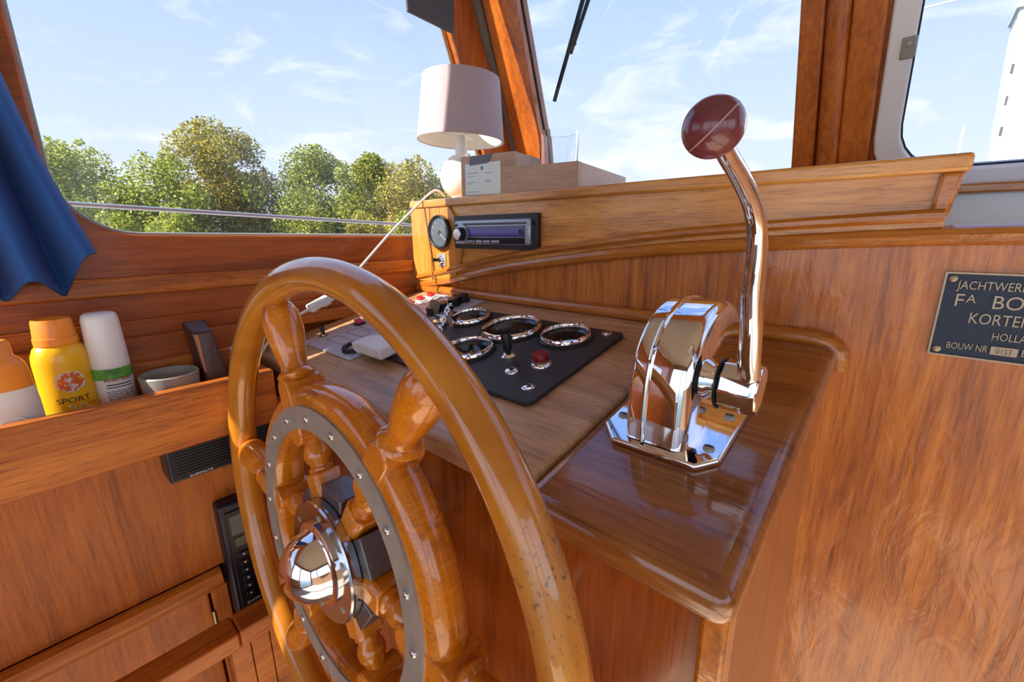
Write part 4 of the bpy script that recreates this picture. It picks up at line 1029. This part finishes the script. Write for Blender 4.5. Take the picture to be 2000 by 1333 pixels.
# ------------------------------------------------------------------ curtain, visor, wiper
m, nt, b = newmat('blue_curtain_cloth')
b.inputs['Base Color'].default_value = (.016, .095, .35, 1); b.inputs['Roughness'].default_value = .85
b.inputs['Sheen Weight'].default_value = .05
N = nt.nodes.new; L = nt.links.new
tc = N('ShaderNodeTexCoord'); wv = N('ShaderNodeTexWave'); wv.inputs['Scale'].default_value = 420; wv.bands_direction = 'DIAGONAL'
L(tc.outputs['Object'], wv.inputs['Vector']); bpn = N('ShaderNodeBump'); bpn.inputs['Strength'].default_value = .12; bpn.inputs['Distance'].default_value = .0006
L(wv.outputs['Fac'], bpn.inputs['Height']); L(bpn.outputs[0], b.inputs['Normal'])
CURT = m
bm = BM(); NU, NV = 72, 26
grid = []
for j in range(NV + 1):
    v = j / NV; z = .690 - v * .751                      # top to hem
    rowv = []
    for i in range(NU + 1):
        u = i / NU
        yf = -.022 + .080 * v ** 2.0                        # forward edge leans forward lower down
        y = -.065 + (yf + .065) * u
        amp = .010 + .016 * v
        xx = XP + .034 + amp * sin(u * 2.6 * 2 * pi - 1.0 + .4 * sin(3 * v)) + .010 * v * (1 - abs(2 * u - 1))
        dz = .012 * v * sin(u * 2.6 * 2 * pi - .9) + (.034 * v * max(0, (u - .72) / .28))
        rowv.append(bm.verts.new((max(xx, XP + .006), y, z + (dz if j == NV or v > .8 else 0) * max(0, (v - .8) / .2))))
    grid.append(rowv)
for j in range(NV):
    for i in range(NU): bm.faces.new((grid[j][i], grid[j][i + 1], grid[j + 1][i + 1], grid[j + 1][i]))
cu_ = ob('curtain', bm, CURT, None, smooth=80)
md = cu_.modifiers.new('thickness', 'SOLIDIFY'); md.thickness = .0022
md = cu_.modifiers.new('smooth', 'SUBSURF'); md.levels = 1; md.render_levels = 1
tag(cu_, 'dark blue fabric curtain hanging at the aft edge of the port window', 'curtain')

FELT = plain('grey_felt', (.10, .095, .11), .95, bump=.8, bscale=700, noise=.35)
bm = BM(); prism(bm, [Vector((-.712, .5215, .371)), Vector((-.712, .624, .366)), Vector((-.712, .640, .640)), Vector((-.712, .535, .700)), Vector((-.712, .500, .700))], (.006, 0, 0))
tag(ob('felt_flap', bm, FELT, bevel=.0015), 'dark grey felt flap hanging by the corner post above the lamp', 'flap')

wi = thing('windscreen_wiper', WS(-.56, .36, .03), 'black windscreen wiper outside the front pane', 'wiper')
wa, wb_ = WS(-.632, .268, .030), WS(-.455, .50, .030)
ob('blade', tube(BM(), [wa, wb_], .0045, 8), RUBBER, wi)
wc = WS(-.603, .330, .044); wd = WS(-.452, .53, .046)
ob('arm', tube(BM(), [wa.lerp(wb_, .30) + Vector((0, .012, .005)), wa.lerp(wb_, 1.15) + Vector((.012, .016, .007))], [.0035, .0055], 8), BLACKP, wi)
for q in (.32, .46, .60, .74, .88):
    ob('bracket', tube(BM(), [wa.lerp(wb_, q), wa.lerp(wb_, q + .04) + Vector((.004, .013, .005))], .003, 6), BLACKP, wi)

# ------------------------------------------------------------------ outside
WATER = plain('harbour_water', (.03, .06, .07), .08, bump=.3, bscale=1.5)
struct('ground_water', box(BM(), -12, 40, -30, 60, -2.35, -2.3), WATER, smooth=0)
GRASS = plain('bank_grass', (.10, .16, .03), .9, noise=.4, bscale=3)
struct('ground_bank', box(BM(), -60, -12, -40, 70, -2.6, -1.9), GRASS, smooth=0)
dr_ = thing('deck_rail', (-1.0, .4, -.6), 'pale metal hand rail along the side deck outside', 'rail')
ob('rail_tube', tube(BM(), [(-1.0, -1.2, .104), (-1.0, 1.6, -.019)], .0042, 10), plain('galvanised_rail', (.42, .48, .54), .4, .5), dr_)
for y in (-.7, 1.25): ob('stanchion', tube(BM(), [(-1.0, y, -.6), (-1.0, y, (.08 if y < 0 else -.006))], .009, 8), ALU_FR, dr_)
struct('ground_deck', box(BM(), -1.2, -.80, -2, 2.4, -.66, -.60), PALE, smooth=0)

def leafmat(name, c1, c2, c3):
    m, nt, b = newmat(name)
    N = nt.nodes.new; L = nt.links.new
    g = N('ShaderNodeNewGeometry'); r = N('ShaderNodeValToRGB')
    r.color_ramp.elements[0].color = (*c1, 1); r.color_ramp.elements[1].color = (*c3, 1); q = r.color_ramp.elements.new(.5); q.color = (*c2, 1)
    L(g.outputs['Random Per Island'], r.inputs[0]); L(r.outputs[0], b.inputs['Base Color']); b.inputs['Roughness'].default_value = .6
    tr = N('ShaderNodeBsdfTranslucent'); L(r.outputs[0], tr.inputs[0])
    mx = N('ShaderNodeMixShader'); mx.inputs[0].default_value = .35
    o = nt.nodes['Material Output']; L(b.outputs[0], mx.inputs[1]); L(tr.outputs[0], mx.inputs[2]); L(mx.outputs[0], o.inputs[0])
    return m
LM = [leafmat('leaves_green', (.10, .15, .014), (.24, .28, .03), (.46, .46, .06)),
      leafmat('leaves_olive', (.14, .15, .014), (.32, .29, .035), (.60, .48, .07)),
      leafmat('leaves_light', (.16, .21, .024), (.34, .39, .05), (.56, .58, .10))]
BARK = plain('bark', (.10, .07, .045), .9, bump=.6, bscale=20)
def tree(name, label, pos, ztop, rx, mat, seed, n=6500, zlow=-1.6, leaf=.16, group=None, lobes=11):
    rng = random.Random(seed)
    x0, y0 = pos
    t = thing(name, (x0, y0, -1.95), label, 'tree', group)
    hgt = ztop - zlow; cz = zlow + hgt * .5
    L_ = []
    lobes = lobes * 2
    for k in range(lobes):
        fz = rng.random() ** .9
        w = rx * math.sqrt(max(.05, 1 - max(0, (fz - .35) / .68) ** 2)) * rng.uniform(.15, .92)
        a = rng.uniform(0, 2 * pi)
        rr = rng.uniform(.24, .44) * min(rx, hgt * .5) * (1 - .30 * fz)
        L_.append((Vector((x0 + w * cos(a), y0 + w * sin(a), zlow + rr * .5 + fz * (hgt - rr * 1.5))), rr))
    L_.append((Vector((x0, y0, ztop - .30 * min(rx, hgt))), .30 * min(rx, hgt)))
    L_.append((Vector((x0, y0, cz)), .55 * rx))
    for k in range(14):                                   # twigs that stick out of the outline
        c, r = L_[rng.randrange(len(L_) - 2)]
        if c.z > cz: L_.append((c + Vector((rng.uniform(-.6, .6) * r, rng.uniform(-.6, .6) * r, r * rng.uniform(.7, 1.1))), r * .22))
    verts = []; faces = []
    cum = []; acc = 0.
    for c, r in L_:
        acc += r * r; cum.append(acc)
    for _ in range(n):
        c, r = rng.choices(L_, cum_weights=cum)[0]
        d = Vector((rng.gauss(0, 1), rng.gauss(0, 1), rng.gauss(0, 1))).normalized()
        p = c + d * r * (rng.random() ** .35) * rng.choice((1, 1, 1, 1.12))
        p.z = max(p.z, -1.9)
        s = leaf * rng.uniform(.55, 1.25)
        u = Vector((rng.gauss(0, 1), rng.gauss(0, 1), rng.gauss(0, .6) + .3)).normalized(); w_ = u.cross(Vector((rng.gauss(0, 1), rng.gauss(0, 1), rng.gauss(0, 1)))).normalized()
        k = len(verts)
        verts += [p - u * s * .5, p + w_ * s * .28, p + u * s * .5, p - w_ * s * .28]
        faces.append((k, k + 1, k + 2, k + 3))
    me = bpy.data.meshes.new('crown'); off = Vector((x0, y0, -1.95))
    me.from_pydata([v - off for v in verts], [], faces); me.materials.append(mat)
    o = bpy.data.objects.new('crown', me); col.objects.link(o); o.parent = t; o['kind'] = 'stuff'
    bm = BM(); tube(bm, [(x0, y0, -1.95), (x0 + .1, y0, cz * .3), (x0, y0 + .1, ztop - .8)], [.18, .12, .04], 8)
    for k in range(5):
        c, r = L_[(k * 2) % len(L_)]; tube(bm, [(x0, y0, -1.2 + k * .35 * hgt / 4), c], [.07, .02], 6)
    ob('trunk', bm, BARK, t)
    return t
tree('leafy_tree', 'low light green bush by the curtain beyond the port window', (-24.4, 1.5), 3.5, 3.4, LM[2], 11, 24000, leaf=.14, group='trees on the far bank')
tree('leafy_tree', 'broad green bush left of the tall tree on the bank', (-22.6, 3.9), 3.1, 3.0, LM[2], 12, 22000, leaf=.14, group='trees on the far bank')
tree('leafy_tree', 'tallest olive green tree on the far bank', (-23.4, 6.4), 4.95, 2.6, LM[1], 13, 46000, leaf=.14, lobes=18, group='trees on the far bank')
tree('leafy_tree', 'broad green tree right of the gap on the bank', (-20.6, 9.3), 3.85, 3.1, LM[0], 14, 28000, leaf=.14, lobes=14, group='trees on the far bank')
tree('leafy_tree', 'medium green tree between broad tree and yellowish tree', (-18.6, 11.2), 3.45, 2.9, LM[0], 15, 22000, leaf=.14, group='trees on the far bank')
tree('leafy_tree', 'yellowish tree on the bank behind the lamp', (-16.4, 12.2), 3.15, 2.5, LM[1], 16, 19000, leaf=.14, group='trees on the far bank')
tree('leafy_tree', 'dark green tree beside the corner post', (-16.0, 14.4), 3.5, 2.4, LM[0], 17, 17000, leaf=.14, group='trees on the far bank')
tree('low_shrub', 'pale low shrub in front of the broad bush', (-18.5, 3.6), .95, 1.3, LM[2], 21, 10000, leaf=.12, lobes=6, group='low shrubs on the far bank')
tree('low_shrub', 'dark low shrub filling the gap beside the tall tree', (-24.0, 9.6), 2.0, 2.0, LM[0], 22, 14000, leaf=.12, lobes=7, group='low shrubs on the far bank')
tree('low_shrub', 'bright green low shrub beside the lamp cord', (-13.6, 9.4), .75, .9, LM[2], 23, 4500, leaf=.12, lobes=6, group='low shrubs on the far bank')
tree('low_shrub', 'dense dark hedge shrub behind the light bush', (-28.5, 2.6), 3.0, 2.6, LM[0], 24, 14000, leaf=.12, lobes=8, group='low shrubs on the far bank')
tree('low_shrub', 'olive shrub under the medium tree on the bank', (-15.6, 8.8), .8, 1.3, LM[1], 25, 10000, leaf=.12, lobes=6, group='low shrubs on the far bank')

# pale moored boat superstructure, its mast and line, far ahead to starboard
SAILW = plain('sail_white', (.80, .81, .82), .6)
sb = thing('moored_boat', (.75, 6.2, -2.3), 'white sail cover of a moored boat beyond the right hand pane', 'boat')
bm = BM(); prism(bm, [Vector((.52, 6.0, -2.3)), Vector((2.2, 6.0, -2.3)), Vector((2.2, 6.0, 1.7)), Vector((.372, 6.0, 1.82)), Vector((.43, 6.0, .62))], (0, .5, 0))
ob('white_cover', bm, SAILW, sb, bevel=.02)
for z, w in ((1.30, .03), (1.05, .02), (.80, .03)):
    ob('batten_mark', box(BM(), .408 + (1.3 - z) * .05, .416 + (1.3 - z) * .05 + w * .3, 5.99, 6.0, z, z + .07), INK, sb, smooth=0)
ob('cap_piece', box(BM(), .355, .52, 5.97, 6.5, 1.80, 1.84), ALU_FR, sb)
ob('antenna', tube(BM(), [(.20, 6.0, -2.3), (.20, 6.0, .92)], .008, 6), SAILW, sb)
ob('rigging_line', tube(BM(), [(-.40, 6.0, 1.985), (.02, 6.05, 2.00), (.9, 6.2, 2.3)], .008, 6), SAILW, sb)
